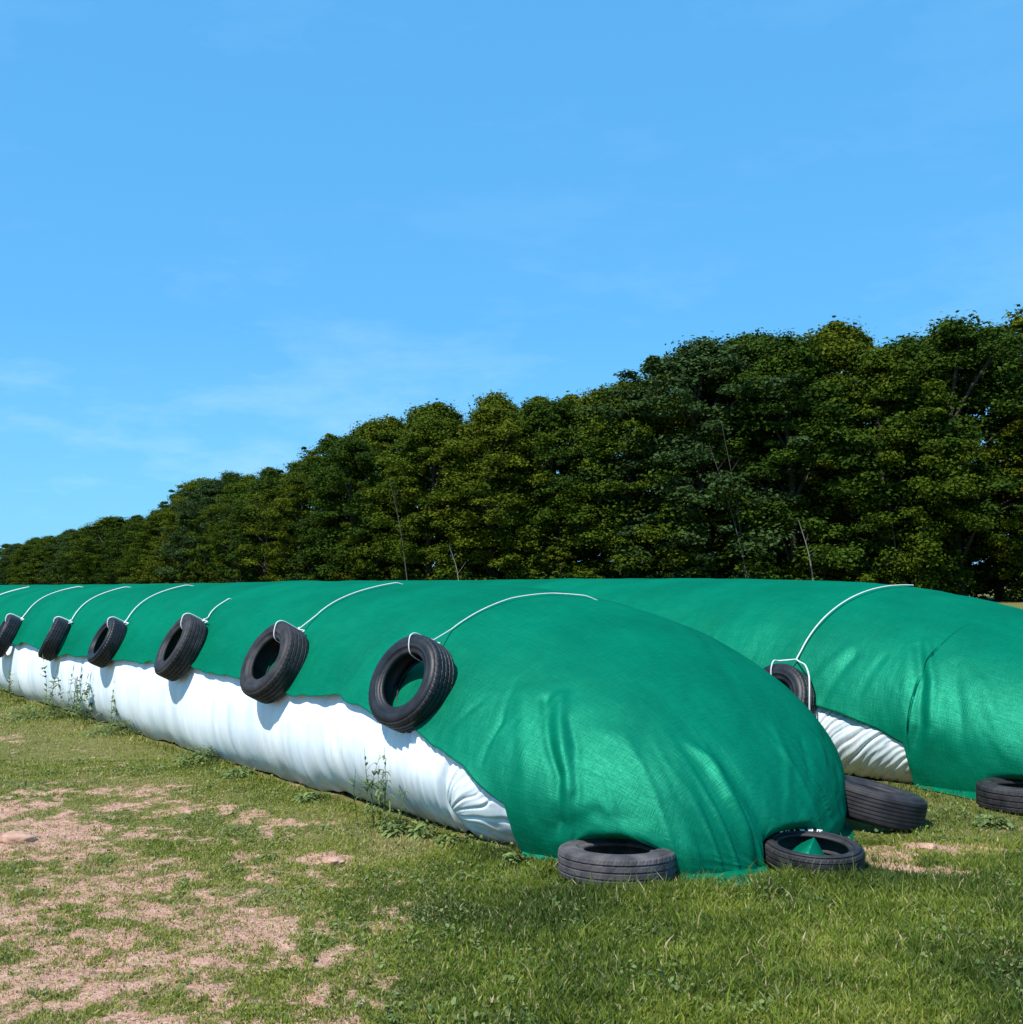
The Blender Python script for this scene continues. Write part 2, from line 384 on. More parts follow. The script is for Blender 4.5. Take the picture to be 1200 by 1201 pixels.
# ------------------------------------------------------------------ ground
def soil_mask(x, y):
    """1 = bare pinkish soil, 0 = grass"""
    # broad bare strip at lower left
    edge = np.interp(y, [3, 4.2, 5.76, 6.28, 6.87, 7.85, 8.8, 11, 14, 18, 30], [.9, .45, -.35, -1.1, -2.15, -3.1, -4.2, -6.6, -9, -13, -22])
    m = sstep(edge - x, -.9, .9) * .34
    n = fbm(x * 1.9, y * 1.7, oct=4, seed=3); n2 = fbm(x * 5, y * 4.2, oct=4, seed=9); n3 = fbm(x * 17, y * 14, oct=3, seed=19)
    mid = sstep(-x, -.2, 1.2) * .13
    m = m + mid + .05 + (n - .5) * .75 + (n2 - .5) * 1.2 + (n3 - .5) * 1.2
    s, c = toSC(x, y)
    m = m - .75 * np.exp(-((c + .35) / .33) ** 2) * (x < .3)          # greener strip along the bag
    m = m - .95 * sstep(x, -.7, .1)
    for (px, py, rx, ry, a) in ((2.26, 6.80, .24, .28, 2.2), (2.72, 7.02, .48, .19, 2.1), (2.5, 6.5, .34, .12, 1.6), (3.4, 7.55, .3, .13, 1.5),
                                (3.05, 9.2, .5, .25, .8), (-1.1, 6.78, .28, .13, .7), (-1.35, 7.75, .3, .12, .5), (-2.4, 8.3, .5, .2, .35), (-4.0, 8.7, .9, .5, .25), (-3.2, 7.2, .6, .4, .5)):
        m = m + a * np.exp(-(((x - px) / rx) ** 2 + ((y - py) / ry) ** 2) ** 1.5)
    return np.clip(m, 0, 1)

def gz(x, y):
    s = soil_mask(x, y)
    near = np.exp(-((x * x + (y - 7) ** 2) / 400.0))
    z = (fbm(x * .9, y * .9, oct=3, seed=21) - .5) * .05 + (fbm(x * 9, y * 9, oct=3, seed=31) - .5) * (.012 + .03 * s)
    ss, c = toSC(x, y)
    flat = np.exp(-np.clip(np.abs(c - 1.55) - 1.6, 0, 9) ** 2 / .02) * (ss > -1.2)
    return z * near * (1 - .8 * flat) - .012

def axis_pts(lo, hi, step, far):
    core = np.arange(lo, hi + 1e-6, step); out = [core[-1]]; st = step
    while out[-1] < far: st *= 1.09; out.append(out[-1] + st)
    inn = [core[0]]; st = step
    while inn[-1] > -far: st *= 1.09; inn.append(inn[-1] - st)
    return np.array(inn[:0:-1] + list(core) + out[1:])
gx = axis_pts(-7.0, 4.2, .022, 3000); gy = axis_pts(3.6, 11.5, .024, 3000)
GX, GY = np.meshgrid(gx, gy)
GZ = gz(GX.ravel(), GY.ravel()); SM = soil_mask(GX.ravel(), GY.ravel())
far_f = np.exp(-((GX.ravel()) ** 2 + (GY.ravel() - 7) ** 2) / 900.0)
SMg = SM * far_f
V = np.stack([GX.ravel(), GY.ravel(), GZ], 1)
g = obj('ground', raw_mesh('ground', V, grid_faces(len(gy), len(gx)), True, attrs={'soil': SMg}), M_GROUND)
setp(g, 'patchy meadow ground with bare pinkish soil', 'ground', kind='structure')

# ------------------------------------------------------------------ silage bags
E1S = [-9, .0, .045, .07, .27, .43, .66, .93, 1.3, 1.67, 2.09, 2.64, 2.95, 3.93, 5, 5.9, 6.6, 7.5, 8.5, 9.5, 10.4, 11.9, 12.6, 14, 50]
E1T = [0, 0, .085, .117, .14, .16, .173, .18, .185, .187, .190, .18, .172, .170, .177, .170, .173, .160, .167, .157, .170, .173, .163, .168, .168]
E2S = [-9, -.25, -.23, -.20, .02, .33, .58, 1.5, 50]
E2T = [0, 0, .07, .115, .13, .143, .153, .16, .16]
def EDGE_OF(B, S):
    return np.interp(S, E1S, E1T) if B is B1 else np.interp(S, E2S, E2T)

def make_bag(name, B, label, pleat):
    s = rows(B, np.concatenate([np.arange(-.4, 1.3, .007), np.arange(1.3, 3.2, .016)])); th = np.concatenate([np.linspace(0, .25, 110, endpoint=False), np.linspace(.25, 1, 90)])
    S, T = np.meshgrid(s, th, indexing='ij')
    Cc, Z = section(S, T, B)
    P = W(S, Cc, Z); n = grid_normals(P)
    mid = W(S + 1.0, (np.interp(S, B['s'], B['cn']) + np.interp(S, B['s'], B['cf'])) / 2, np.full_like(S, .3))
    sg = np.sign((n * (P - mid)).sum(2, keepdims=True)); n = n * np.where(sg == 0, 1, sg)
    d = (fbm(S * 2.2, T * 3, oct=3, seed=41) - .5) * .09 * sstep(S, .9, 2)
    d += (fbm(S * 9, T * 2.2, oct=3, seed=43) - .5) * .034 * sstep(S, .7, 2)
    d += pleat(S, Cc, Z, T)
    ed_ = sstep(T, EDGE_OF(B, S) - .045, EDGE_OF(B, S) - .005) * sstep(S, 1.0, 2.0); d = d * (1 - ed_) + np.minimum(d, -.004) * ed_
    hid = sstep(T, EDGE_OF(B, S) + .02, EDGE_OF(B, S) + .12) * sstep(1.2 - S, 0, 1.0)
    d -= .11 * hid + .055 * sstep(T, EDGE_OF(B, S) + .02, EDGE_OF(B, S) + .08)
    P = P + n * d[..., None]
    tuck_in = W(S, (np.interp(S, B['s'], B['cn']) + np.interp(S, B['s'], B['cf'])) / 2, Z) + .30 * DA
    f_ = (hid * sstep(.6 - Z, 0, .3) * .14)[..., None]; P = P * (1 - f_) + tuck_in * f_
    P = P + DA * (.32 * sstep(-.15 - S, 0, .6) * sstep(B['s'][0] + 1.9 - S, 0, 1.0))[..., None]; P[..., 2] = np.maximum(P[..., 2], -.02)
    loc = W(1.0, (B['cn'][-1] + B['cf'][-1]) / 2, 0)
    uv = np.stack([S, T * 4.6], -1).reshape(-1, 2)
    o = obj(name, raw_mesh(name, P.reshape(-1, 3) - loc, grid_faces(len(s), len(th)), True, uv=uv), M_BAG, loc=loc)
    return setp(o, label, 'silage bag')

def pleat1(S, Cc, Z, T):
    nearside = sstep(.45 - T, 0, .2)
    ang = np.arctan2(Z - .16, .66 - S)
    ph = ang * 11 + 6 * (fbm(S * 3, Z * 3, oct=2, seed=51) - .5)
    amp = sstep(.66 - S, .0, .08) * .016
    d = amp * (.3 - np.exp(-np.sin(ph) ** 2 / .10)) * (0.25 + 1.3 * vnoise(ang * 4, S * 3, seed=3))
    d += amp * .4 * np.sin(ang * 37 + 9 * fbm(S * 4, Z * 4, oct=2, seed=55)) * vnoise(ang * 6, S * 5, seed=4) * sstep(np.hypot(Z - .16, .66 - S), .02, .25)
    crease = S - .63 - .05 * np.sin(Z * 7)
    d -= .055 * np.exp(-(crease / .035) ** 2) * sstep(.66 - Z, 0, .3)
    d += .025 * np.exp(-((crease + .17) / .12) ** 2) * sstep(.6 - Z, 0, .3)
    g2 = sstep(S, .62, .72) * sstep(1.5 - S, 0, .5)
    d += g2 * .011 * np.sin(S * 84 + 6 * (fbm(S * 2, Z * 2.5, oct=2, seed=5) - .5) + Z * 4) * (.4 + vnoise(S * 14, Z * 3, seed=8))
    d += sstep(S, 1.0, 1.5) * .004 * np.sin(S * 38 + 7 * fbm(S * 1.5, Z * 1.5, oct=2, seed=15)) * vnoise(S * 3, Z * 3, seed=18)
    return d * nearside

def pleat2(S, Cc, Z, T):
    ph = (S * .52 + Z * .85) * 2 * np.pi / .085 + 13 * (fbm(S * 2.2, Z * 2.2, oct=2, seed=61) - .5)
    d = .016 * (.3 - np.exp(-np.sin(ph / 2) ** 2 / .10)) * np.clip(-.35 + 2.0 * vnoise(S * 5, Z * 7, seed=63), 0, 1.4) + .003 * np.sin(ph * 1.7)
    return d * sstep(.4 - T, 0, .15) * sstep(1.6 - S, 0, .6)

make_bag('silage_bag', B1, 'long white plastic silage bag in front, its lower side bare below the green net', pleat1)
make_bag('silage_bag', B2, 'white plastic silage bag behind at right, only a small creased triangle showing', pleat2)

# ------------------------------------------------------------------ green nets
def make_tarp(name, B, label, edge_s, edge_t, folds, skirt_w, extra_rows, push, farside=.84):
    s = rows(B, extra_rows); NT = 231
    t = np.linspace(0, 1, NT)
    e0 = np.interp(s, edge_s, edge_t); e1 = np.interp(s, [.4, 1.6], [1.0, farside])
    wob = (fbm(s * 2.7, s * 0, oct=3, seed=77) - .5) * .022 * sstep(s, .2, .8)
    e0 = e0 + wob
    S = np.repeat(s[:, None], NT, 1); TH = e0[:, None] + (e1 - e0)[:, None] * t[None]
    tk = .35 + .75 * sstep(TH, .30, .48) * sstep(-.2 - S, 0, .5)
    Cc, Z = section(S, TH, B, tuck=tk)
    P0 = W(S, Cc, Z); n = grid_normals(P0)
    mid = W(S + 1.0, (np.interp(S, B['s'], B['cn']) + np.interp(S, B['s'], B['cf'])) / 2, np.full_like(S, .3))
    sg = np.sign((n * (P0 - mid)).sum(2, keepdims=True)); n = n * np.where(sg == 0, 1, sg)
    d = np.full(S.shape, .024)
    d += .030 * np.exp(-(t[None] * 40) ** 1.0) * sstep(S, 0.02, .3)         # hem stands off the bag
    d += (fbm(S * 1.6, TH * 6, oct=3, seed=81) - .5) * .030
    d += (fbm(S * 7, TH * 16, oct=3, seed=83) - .5) * .012
    zone = sstep(1.2 - S, 0, 1.6)
    # soft drapes hanging down the nose
    ang = np.arctan2(Cc - .5 * (B['cn'][-1] + B['cf'][-1]), 1.6 - S)
    low = sstep(.75 * (1.45) - Z, 0, 1.0)
    d += zone * low * .030 * (fbm(ang * 9, Z * 1.2, oct=3, seed=85) - .5) * 2
    q_ = fbm(ang * 15 + Z * 1.5, Z * .8, oct=2, seed=87)
    d += zone * low * .016 * (1 - np.clip(np.abs(q_ - .5) / .06, 0, 1)) * (vnoise(ang * 4, Z * 2, seed=89) - .35) * 2
    for (poly, amp, wd) in folds:
        q, u = pl_dist(S, Cc, Z, poly)
        env = np.sin(np.pi * np.clip(.12 + .80 * u, 0, 1)) ** .7
        d += amp * .8 * env * np.exp(-(q / wd) ** 2)
    P = P0 + n * d[..., None]
    # hanging hem waviness near the ground at the nose
    for (cx, cy, r) in push:
        dx = P[..., 0] - cx; dy = P[..., 1] - cy; rr = np.hypot(dx, dy) + 1e-6
        wgt = sstep(.22 - P[..., 2], 0, .13)
        need = np.maximum(r - rr, 0) * wgt
        P[..., 0] += dx / rr * need; P[..., 1] += dy / rr * need
    P[..., 2] = np.maximum(P[..., 2], .006)
    nr = len(s)
    idx = np.arange(nr * NT).reshape(nr, NT)
    k0 = int(np.searchsorted(s, edge_s[1])) - 1; k1 = int(np.searchsorted(s, .38))
    loop = list(idx[k0::-1, 0]) if k0 > 0 else [idx[0, 0]]
    loop = list(idx[:k0 + 1, 0][::-1]) + list(idx[0, 1:-1]) + list(idx[:k1 + 1, -1])
    V = [P.reshape(-1, 3)]; F = [grid_faces(nr, NT)]
    uv = [np.stack([S, TH * 4.6], -1).reshape(-1, 2)]
    Pl = V[0][loop]; m = len(loop)
    cen = W(.6, .5 * (B['cn'][-1] + B['cf'][-1]), 0)
    out = Pl - cen; out[:, 2] = 0; out /= np.linalg.norm(out, axis=1)[:, None]
    arc = np.concatenate([[0], np.cumsum(np.linalg.norm(np.diff(Pl, axis=0), axis=1))])
    wv = np.array([skirt_w(a) for a in Pl]) * (.75 + .5 * fbm(arc * 3, arc * 0, oct=2, seed=91))
    base = nr * NT; prev = np.array(loop); rings = 7
    for k in range(1, rings + 1):
        f = k / rings
        q = Pl + out * (wv * f)[:, None]
        q[:, 2] = gz(q[:, 0], q[:, 1]) + .008 + .020 * fbm(arc * 7 + 3, f * 2 + arc * 0, oct=2, seed=93) * (1 - f * .6) + .022 * (1 - f) ** 2
        V.append(q); cur = base + np.arange(m); base += m
        F.append(np.stack([prev[:-1], prev[1:], cur[1:], cur[:-1]], 1)); prev = cur
        uv.append(np.stack([arc, -f * wv], 1))
    loc = W(0.5, (B['cn'][-1] + B['cf'][-1]) / 2, 0)
    me = raw_mesh(name, np.concatenate(V) - loc, np.concatenate(F), True, uv=np.concatenate(uv))
    o = obj(name, me, M_TARP, loc=loc)
    md = o.modifiers.new('thickness', 'SOLIDIFY'); md.thickness = .003; md.offset = 0
    return setp(o, label, 'cover')

T1C = (0.602, 6.40); T2C = (1.775, 6.60)
folds1 = [
 ([(.12, .28, .87), (-.13, .11, .63), (-.27, .07, .48), (-.32, .03, .24), (-.28, .09, .10)], -.055, .035),
 ([(.05, .34, .90), (-.20, .15, .63), (-.36, .08, .41), (-.35, .09, .13)], .050, .045),
 ([(-.10, .27, .78), (-.27, .20, .63), (-.40, .10, .41), (-.42, .08, .18)], -.030, .03),
 ([(.3, .25, .93), (-.02, .02, .5), (-.10, -.02, .23)], .03, .06),
 ([(.43, .28, .98), (.28, .05, .74), (.29, -.10, .52)], -.014, .022),
 ([(.52, .11, .88), (.59, 0, .78), (.66, -.08, .68)], -.014, .018),
 ([(-.70, .7, .72), (-.83, .76, .54), (-.97, .75, .37), (-1.06, .77, .21), (-1.10, .78, .01)], .055, .04),
 ([(-.80, .86, .62), (-.89, .86, .50), (-1.01, .90, .34), (-1.07, .95, .20), (-1.10, .93, .05)], -.035, .06),
 ([(-.71, 1.48, .68), (-.88, 1.37, .49), (-1.03, 1.16, .28)], .03, .035),
 ([(-.73, 1.72, .60), (-.90, 1.53, .40), (-1.03, 1.26, .22)], -.035, .035),
 ([(-.70, 1.95, .56), (-.76, 1.88, .48), (-.91, 1.65, .30), (-1.01, 1.42, .19)], .035, .035),
 ([(-.55, 2.2, .56), (-.78, 2.0, .35), (-.93, 1.75, .15)], -.035, .035),
 ([(-.24, .04, .17), (-.51, .13, .30), (-.77, .30, .27)], -.03, .05),
 ([(-.35, .35, .75), (-.60, .42, .55), (-.85, .52, .35)], .022, .10),
 ([(.6, 2.18, 1.27), (-.21, 1.60, 1.02), (-.66, 1.33, .74)], -.012, .07),
]
def skirt1(p):
    s, c = toSC(p[0], p[1])
    w_ = .04 + .17 * math.exp(-((c - .62) / .30) ** 2) * (s < -.6) + .10 * math.exp(-((c - 2.0) / .4) ** 2)
    return w_
make_tarp('net_cover', B1, 'green net cover draped over the front bag, reaching the ground at its rounded nose',
  E1S, E1T,
  folds1, skirt1, np.arange(-.02, .3, .008), [(T1C[0], T1C[1], .32), (T2C[0], T2C[1], .315)])
folds2 = [
 ([(-.08, 4.21, 1.10), (-.27, 3.95, .85), (-.34, 3.78, .51), (-.23, 3.85, .12)], -.034, .045),
 ([(-.12, 4.25, 1.12), (-.36, 3.95, .82), (-.44, 3.78, .50), (-.36, 3.85, .12)], .04, .045),
 ([(.0, 4.2, 1.08), (-.14, 3.95, .80), (-.2, 3.80, .5)], .025, .05),
 ([(.40, 3.99, 1.01), (.58, 3.77, .61)], -.03, .04),
 ([(.50, 4.05, 1.05), (.72, 3.80, .72)], .022, .05),
 ([(.13, 4.04, 1.02), (.23, 3.80, .70)], -.018, .03),
 ([(-.44, 4.15, .98), (-.62, 3.88, .67), (-.7, 3.84, .3)], -.02, .04),
 ([(-.69, 4.09, .86), (-1.0, 3.86, .38)], .02, .05),
]
def skirt2(p):
    s, c = toSC(p[0], p[1]); return .05 + .12 * math.exp(-((s + .75) / .25) ** 2) * (c < 4.6)
make_tarp('net_cover', B2, 'green net cover over the rear bag at right, with one rope over its back',
  E2S, E2T, folds2, skirt2, np.arange(-.3, .1, .008), [(3.81, 8.26, .34)])

# a pointed tuck of the front net sticks up through the narrow tyre
def net_peak():
    n = 60; xs = np.linspace(-.19, .19, n); ys = np.linspace(-.17, .19, n)
    X, Y = np.meshgrid(xs, ys)
    rx = .010 + .35 * Y * 0.4 + .025 * np.sin(Y * 22)
    side = np.where(X < rx, .17, .085)
    ridge = np.clip(1 - np.abs(X - rx) / side, 0, 1) ** 1.15
    Z = .125 * ridge * sstep(Y, -.15, .06) * (1 - .25 * sstep(Y, .06, .2)) + (fbm(X * 14 + 5, Y * 14, oct=3, seed=201) - .5) * .030
    Z = np.maximum(Z, .004 + .01 * fbm(X * 9, Y * 9, oct=2, seed=203)) * np.clip((1 - ((X / .2) ** 2 + (Y / .2) ** 2) ** 2 * .35), 0, 1)
    V = np.stack([X.ravel(), Y.ravel(), Z.ravel() + .008], 1)
    F = grid_faces(n, n); r2 = (V[:, 0] ** 2 + V[:, 1] ** 2); F = F[(r2[F] < .185 ** 2).all(1)]
    used = np.unique(F); mp_ = np.zeros(len(V), int); mp_[used] = np.arange(len(used)); V = V[used]
    return obj('net_tuck', raw_mesh('net_tuck', V, mp_[F], True, uv=V[:, :2] * 1.5), M_TARP)
tarp1 = [o for o in COL.objects if o.name == 'net_cover'][0]
pk = net_peak(); pk.parent = tarp1
pk.location = Vector((T2C[0] - .01, T2C[1] + .03, .0)) - tarp1.location

# ------------------------------------------------------------------ tyres
def tyre_meshes(R, w, rim, grooves, sipes=True, seed=0, worn=False):
    """axis = local Z; returns (casing, tread) mesh data"""
    seg = 192; h = w / 2
    side = [(rim, .30 * w), (rim + .006, .385 * w), (rim + .020, .405 * w), (rim + .026, .400 * w), (rim + .035, .425 * w),
            (rim + (R - rim) * .32, .475 * w), (rim + (R - rim) * .33, .482 * w), (rim + (R - rim) * .36, .482 * w), (rim + (R - rim) * .37, .478 * w),
            (rim + (R - rim) * .52, .50 * w), (rim + (R - rim) * .68, .493 * w), (rim + (R - rim) * .70, .486 * w), (rim + (R - rim) * .82, .462 * w), (R - .022, .425 * w)]
    inner = [(R - .040, .385 * w), (R - .060, .41 * w), (rim + (R - rim) * .5, .455 * w), (rim + .028, .375 * w), (rim + .006, .285 * w), (rim, .30 * w)]
    def rev(prof, f=None):
        V = []
        for (r, z) in prof:
            for k in range(seg):
                a = 2 * math.pi * k / seg
                rr = r if f is None else f(r, z, k)
                V.append((rr * math.cos(a), rr * math.sin(a), z))
        return np.array(V), grid_faces(len(prof), seg, True)
    jc = Join()
    prof_in = [(r, z) for (r, z) in inner]
    full = [(r, -z) for (r, z) in side[::-1]] + [(r, -z) for (r, z) in inner[::-1][1:]] + [(r, z) for (r, z) in inner] + side[1:]
    V, F = rev(full); jc.add(V, F)
    casing = jc.mesh('casing')
    # tread with circumferential grooves
    prof = [(R - .0225, -.4255 * w), (R - .008, -.405 * w), (R - .002, -.375 * w)]
    ng = grooves; span = .66 * w; gw = span / ng * .17
    for i in range(ng):
        cz = -span / 2 + span * (i + .5) / ng
        crown = .003 * (1 - (2 * cz / w) ** 2)
        dep = .006
        prof += [(R + crown, cz - gw), (R + crown - dep, cz - gw * .62), (R + crown - dep, cz + gw * .62), (R + crown, cz + gw)]
    prof += [(R - .002, .375 * w), (R - .008, .405 * w), (R - .0225, .4255 * w)]
    def f(r, z, k):
        if not sipes: return r
        az = abs(z) / w
        if az > .30 and r > R - .02: return r - (.004 if (k + (2 if z > 0 else 0)) % 4 < 1 else 0)
        if r > R - .005: return r - (.0018 if (k + int(abs(z) * 160)) % 6 < 1 else 0)
        return r
    V, F = rev(prof, f)
    tread = raw_mesh('tread', V, F, False)
    return casing, tread

KINDS = {}
def tyre(kind, centre, axis, spin, label, mtl, group=None, name='tyre'):
    """axis: world direction of the wheel axis on the visible side"""
    if kind not in KINDS: KINDS[kind] = tyre_meshes(*kind)
    ca, tr = KINDS[kind]
    a = Vector(axis).normalized()
    t = empty(name, centre, label, 'tyre', group)
    q = a.to_track_quat('Z', 'Y').to_matrix().to_4x4() @ Matrix.Rotation(spin, 4, 'Z')
    t.matrix_world = Matrix.Translation(Vector(centre)) @ q
    for nm, me in (('casing', ca), ('tread', tr)):
        o = bpy.data.objects.new(nm, me); COL.objects.link(o); o.parent = t
        if not me.materials: me.materials.append(mtl)
        o.material_slots[0].link = 'OBJECT'; o.material_slots[0].material = mtl
    return t

def rope_obj(paths, label, rad, cat='rope', group=None):
    j = Join(); 
    for (pts, r) in paths:
        V, F = tube(pts, r, 8); j.add(V, F)
    loc = np.array(paths[0][0][0])
    o = obj('rope', j.mesh('rope', True, loc), M_ROPE, loc=loc)
    return setp(o, label, cat, group)

def smooth_path(P, k=6):
    P = np.asarray(P, float); out = []
    E = np.vstack([2 * P[0] - P[1], P, 2 * P[-1] - P[-2]])
    for i in range(1, len(E) - 2):
        for u in np.arange(0, 1, 1 / k):
            a, b, c, d = E[i - 1], E[i], E[i + 1], E[i + 2]
            out.append(.5 * (2 * b + (c - a) * u + (2 * a - 5 * b + 4 * c - d) * u * u + (3 * b - a - 3 * c + d) * u ** 3))
    out.append(P[-1]); return np.array(out)

# hanging tyres on the front bag: s, th, radius, width, rim, elevation of axis, yaw of axis, label
HANG = [
 (1.18, .240, .335, .225, .195, 24, -9, 'big black tyre hanging nearest the camera, green net seen through its hole', 'first', M_RUB),
 (3.17, .211, .335, .235, .185, 27, -3, 'greyish black tyre hanging second from the rounded end of the front bag', 'second', M_RUBM),
 (5.25, .208, .325, .225, .18, 27, 5, 'weathered grey tyre hanging third, below the shortest rope on the net', 'third', M_RUBM),
 (7.47, .200, .280, .205, .165, 26, 2, 'small black tyre hanging fourth, above the single thin weed stalk', 'fourth', M_RUB),
 (9.53, .193, .275, .205, .16, 24, 17, 'small tyre turned edge-on, hanging above the clump of tall weeds', 'fifth', M_RUB),
 (12.0, .182, .315, .22, .18, 27, 8, 'black tyre cut by the left edge of the picture, hanging on the net', 'sixth', M_RUB),
]
ropes_s = [(1.45, .328, .54), (3.36, .31, .465), (5.50, .285, .353), (7.90, .265, .44), (9.95, .25, .43), (12.4, .27, .44)]
rope_lab = ['white rope running over the net from the nearest hanging tyre', 'white rope over the crest from the second hanging tyre',
 'short loose white rope end above the third hanging tyre', 'white rope over the crest above the fourth hanging tyre',
 'white rope curving up from the tyre that hangs edge-on', 'long white rope curving up from the tyre at the left edge']
for k, (s, th, R, wd, rim, el, yaw, lab, _, mt) in enumerate(HANG):
    p = surf_pt(s, th, B1); n0 = surf_n(s, th, B1)
    hd = -DC; ya = math.radians(yaw); hd = hd * math.cos(ya) + (-DA) * math.sin(ya) * -1
    e = math.radians(el); ax = hd * math.cos(e) + np.array([0, 0, 1]) * math.sin(e)
    cen = p + ax * (wd / 2 - .012) + n0 * .004
    t = tyre((R, wd, rim, 4, True), cen, ax, k * 1.1, lab, mt, 'tyres hung along the front bag')
    # rope: loop round the tyre's section, knot, then up over the net
    upv = np.array([0, 0, 1]) - ax * ax[2]; upv /= np.linalg.norm(upv)
    sidev = np.cross(ax, upv)
    al = [.10, .04, .02, 0, -.05, 0][k]
    rd = upv * math.cos(al) + sidev * math.sin(al)
    h2 = wd / 2
    knot = cen + rd * (R + .012) - ax * (h2 * .75)
    loop = [knot, cen + rd * (R + .014) - ax * (h2 * .2), cen + rd * (R + .012) + ax * (h2 * .65), cen + rd * (R - .02) + ax * (h2 + .005), cen + rd * ((R + rim) / 2) + ax * (h2 + .004),
            cen + rd * (rim + .02) + ax * (h2 * .86), cen + rd * (rim - .008) + ax * (h2 * .5), cen + rd * (rim - .012) - ax * (h2 * .5), cen + rd * (rim + .03) - ax * (h2 + .004), cen + rd * ((R + rim) / 2) - ax * (h2 + .012), cen + rd * (R - .01) - ax * (h2 + .002), knot]
    rs, t0, t1 = ropes_s[k]
    rs_k = (knot - O) @ DA + .06
    ths = np.linspace(t0, t1, 34)
    pts = []
    for q, tt in enumerate(ths):
        f = q / 33
        ss = rs_k + (rs - rs_k) * math.sin(min(1, f * 1.6) * math.pi / 2) + .02 * math.sin(f * 5 + k)
        if k == 0: ss = float(np.interp(f, [0, .2, .5, .75, 1], [1.40, 1.44, 1.50, 1.47, 1.30]))
        pts.append(surf_pt(ss, tt, B1) + surf_n(ss, tt, B1) * (.043 - .03 * float(sstep(f, .9, 1))))
    path = smooth_path(np.vstack([[knot], pts[1:]]), 3)
    r = .0048 + .0008 * k
    tail = [knot, knot + np.array([.03, -.01, -.01]) + sidev * (-.05), knot + sidev * -.075 - upv * .05 + ax * .03, knot + sidev * -.06 - upv * .09 + ax * .06]
    knob = smooth_path([knot + sidev * .015, knot + upv * .016, knot - sidev * .016, knot - upv * .012 + ax * .01, knot + sidev * .012 + ax * .012], 3)
    rope_obj([(path, r), (smooth_path(loop, 4), r), (smooth_path(tail, 3), r * .9), (knob, r * 1.3)], rope_lab[k], r, group='ropes over the front net')
pts = [surf_pt(15.2 + .05 * math.sin(q * .4), tt, B1) + surf_n(15.2, tt, B1) * .05 for q, tt in enumerate(np.linspace(.2, .42, 30))]
rope_obj([(smooth_path(pts, 3), .011)], 'white rope at the upper left edge, its tyre out of the picture', .011, group='ropes over the front net')

# tyre and forked rope on the rear bag
p = surf_pt(.98, .138, B2); e = math.radians(24); hd = -DC
ax = hd * math.cos(e) + np.array([0, 0, 1]) * math.sin(e)
cen = p + ax * .11
tyre((.345, .22, .19, 5, True), cen, ax, .4, 'black tyre hung on the rear bag, half hidden behind the green nose in front', M_RUB)
upv = np.array([0, 0, 1]) - ax * ax[2]; upv /= np.linalg.norm(upv); sidev = np.cross(ax, upv)
knot = surf_pt(.93, .222, B2) + surf_n(.93, .222, B2) * .05
pts = [knot] + [surf_pt(.92, tt, B2) + surf_n(.92, tt, B2) * .05 for tt in np.linspace(.24, .515, 34)]
left = [knot, knot + (cen + upv * .35 + ax * .08 - knot) * .55 + np.array([0, 0, .01]), cen + upv * .372 + ax * .06 + DA * .06, cen + upv * .345 + ax * .124 + DA * .065, cen + upv * .26 + ax * .126 + DA * .065, cen + upv * .18 + ax * .09 + DA * .06]
right = [knot] + [surf_pt(a, b, B2) + surf_n(a, b, B2) * g_ for a, b, g_ in ((.84, .214, .10), (.73, .206, .16), (.64, .190, .19), (.60, .168, .19), (.59, .140, .17), (.60, .110, .12))]
rope_obj([(smooth_path(pts, 3), .0068), (smooth_path(left, 4), .0068), (smooth_path(right, 4), .0072)], 'white rope forking into a loop around the tyre on the rear bag', .009)

# tyres lying on the ground
tyre((.335, .175, .185, 3, True), (T1C[0], T1C[1], .066), (0.01, 0.04, 1), .3, 'dusty grey tyre lying flat on the grass against the net, left of the others', M_RUBG)
tn = tyre((.29, .135, .20, 3, True), (T2C[0], T2C[1], .060), (0.03, -0.075, 1), 1.0, 'narrow tyre with white letters lying on the net, a green tuck in its hole', M_RUBM)
# worn white letters moulded on the far arc of the narrow tyre's sidewall (too worn to read)
def letters():
    glyph = [[(0, 0, 1, .24), (0, .78, 1, 1), (0, .2, .25, .8)], [(0, 0, .25, 1), (.2, .4, .8, .65), (.75, 0, 1, 1)], [(0, .75, 1, 1), (.35, 0, .65, .8)], [(0, 0, .25, 1), (.2, 0, 1, .25)],
             [(0, 0, 1, .24), (0, .78, 1, 1), (.75, .2, 1, .8)], [(0, 0, .25, 1), (.2, .75, 1, 1), (.5, .1, .8, .8)]]
    for i, g_ in enumerate(glyph):
        j = Join(); a0 = math.radians(108 - i * 12.0)
        for (x0, y0, x1, y1) in g_:
            V = []
            for z in (-.002, .006):
                for (u, v) in ((x0, y0), (x1, y0), (x1, y1), (x0, y1)):
                    r = .236 + v * .034; a = a0 - u * .118 - 1.0
                    V.append((r * math.cos(a), r * math.sin(a), z + .0655 + .0002 * x0))
            j.add(np.array(V), [(0, 3, 2, 1), (4, 5, 6, 7), (0, 1, 5, 4), (1, 2, 6, 5), (2, 3, 7, 6), (3, 0, 4, 7)])
        obj('letter', j.mesh('letter', False), M_WHITE, parent=tn)
letters()
tyre((.35, .235, .20, 6, False), (2.50, 7.74, .135), (0.22, 0.0, .97), .2, 'leaning tyre with wide ribbed tread, propped against the nose of the front net', M_RUBM)
tyre((.345, .19, .195, 3, True), (3.81, 8.26, .080), (0.0, 0.02, 1), 2, 'tyre lying at the foot of the rear net, cut by the right edge', M_RUBM)
#EXTRA_TYRES

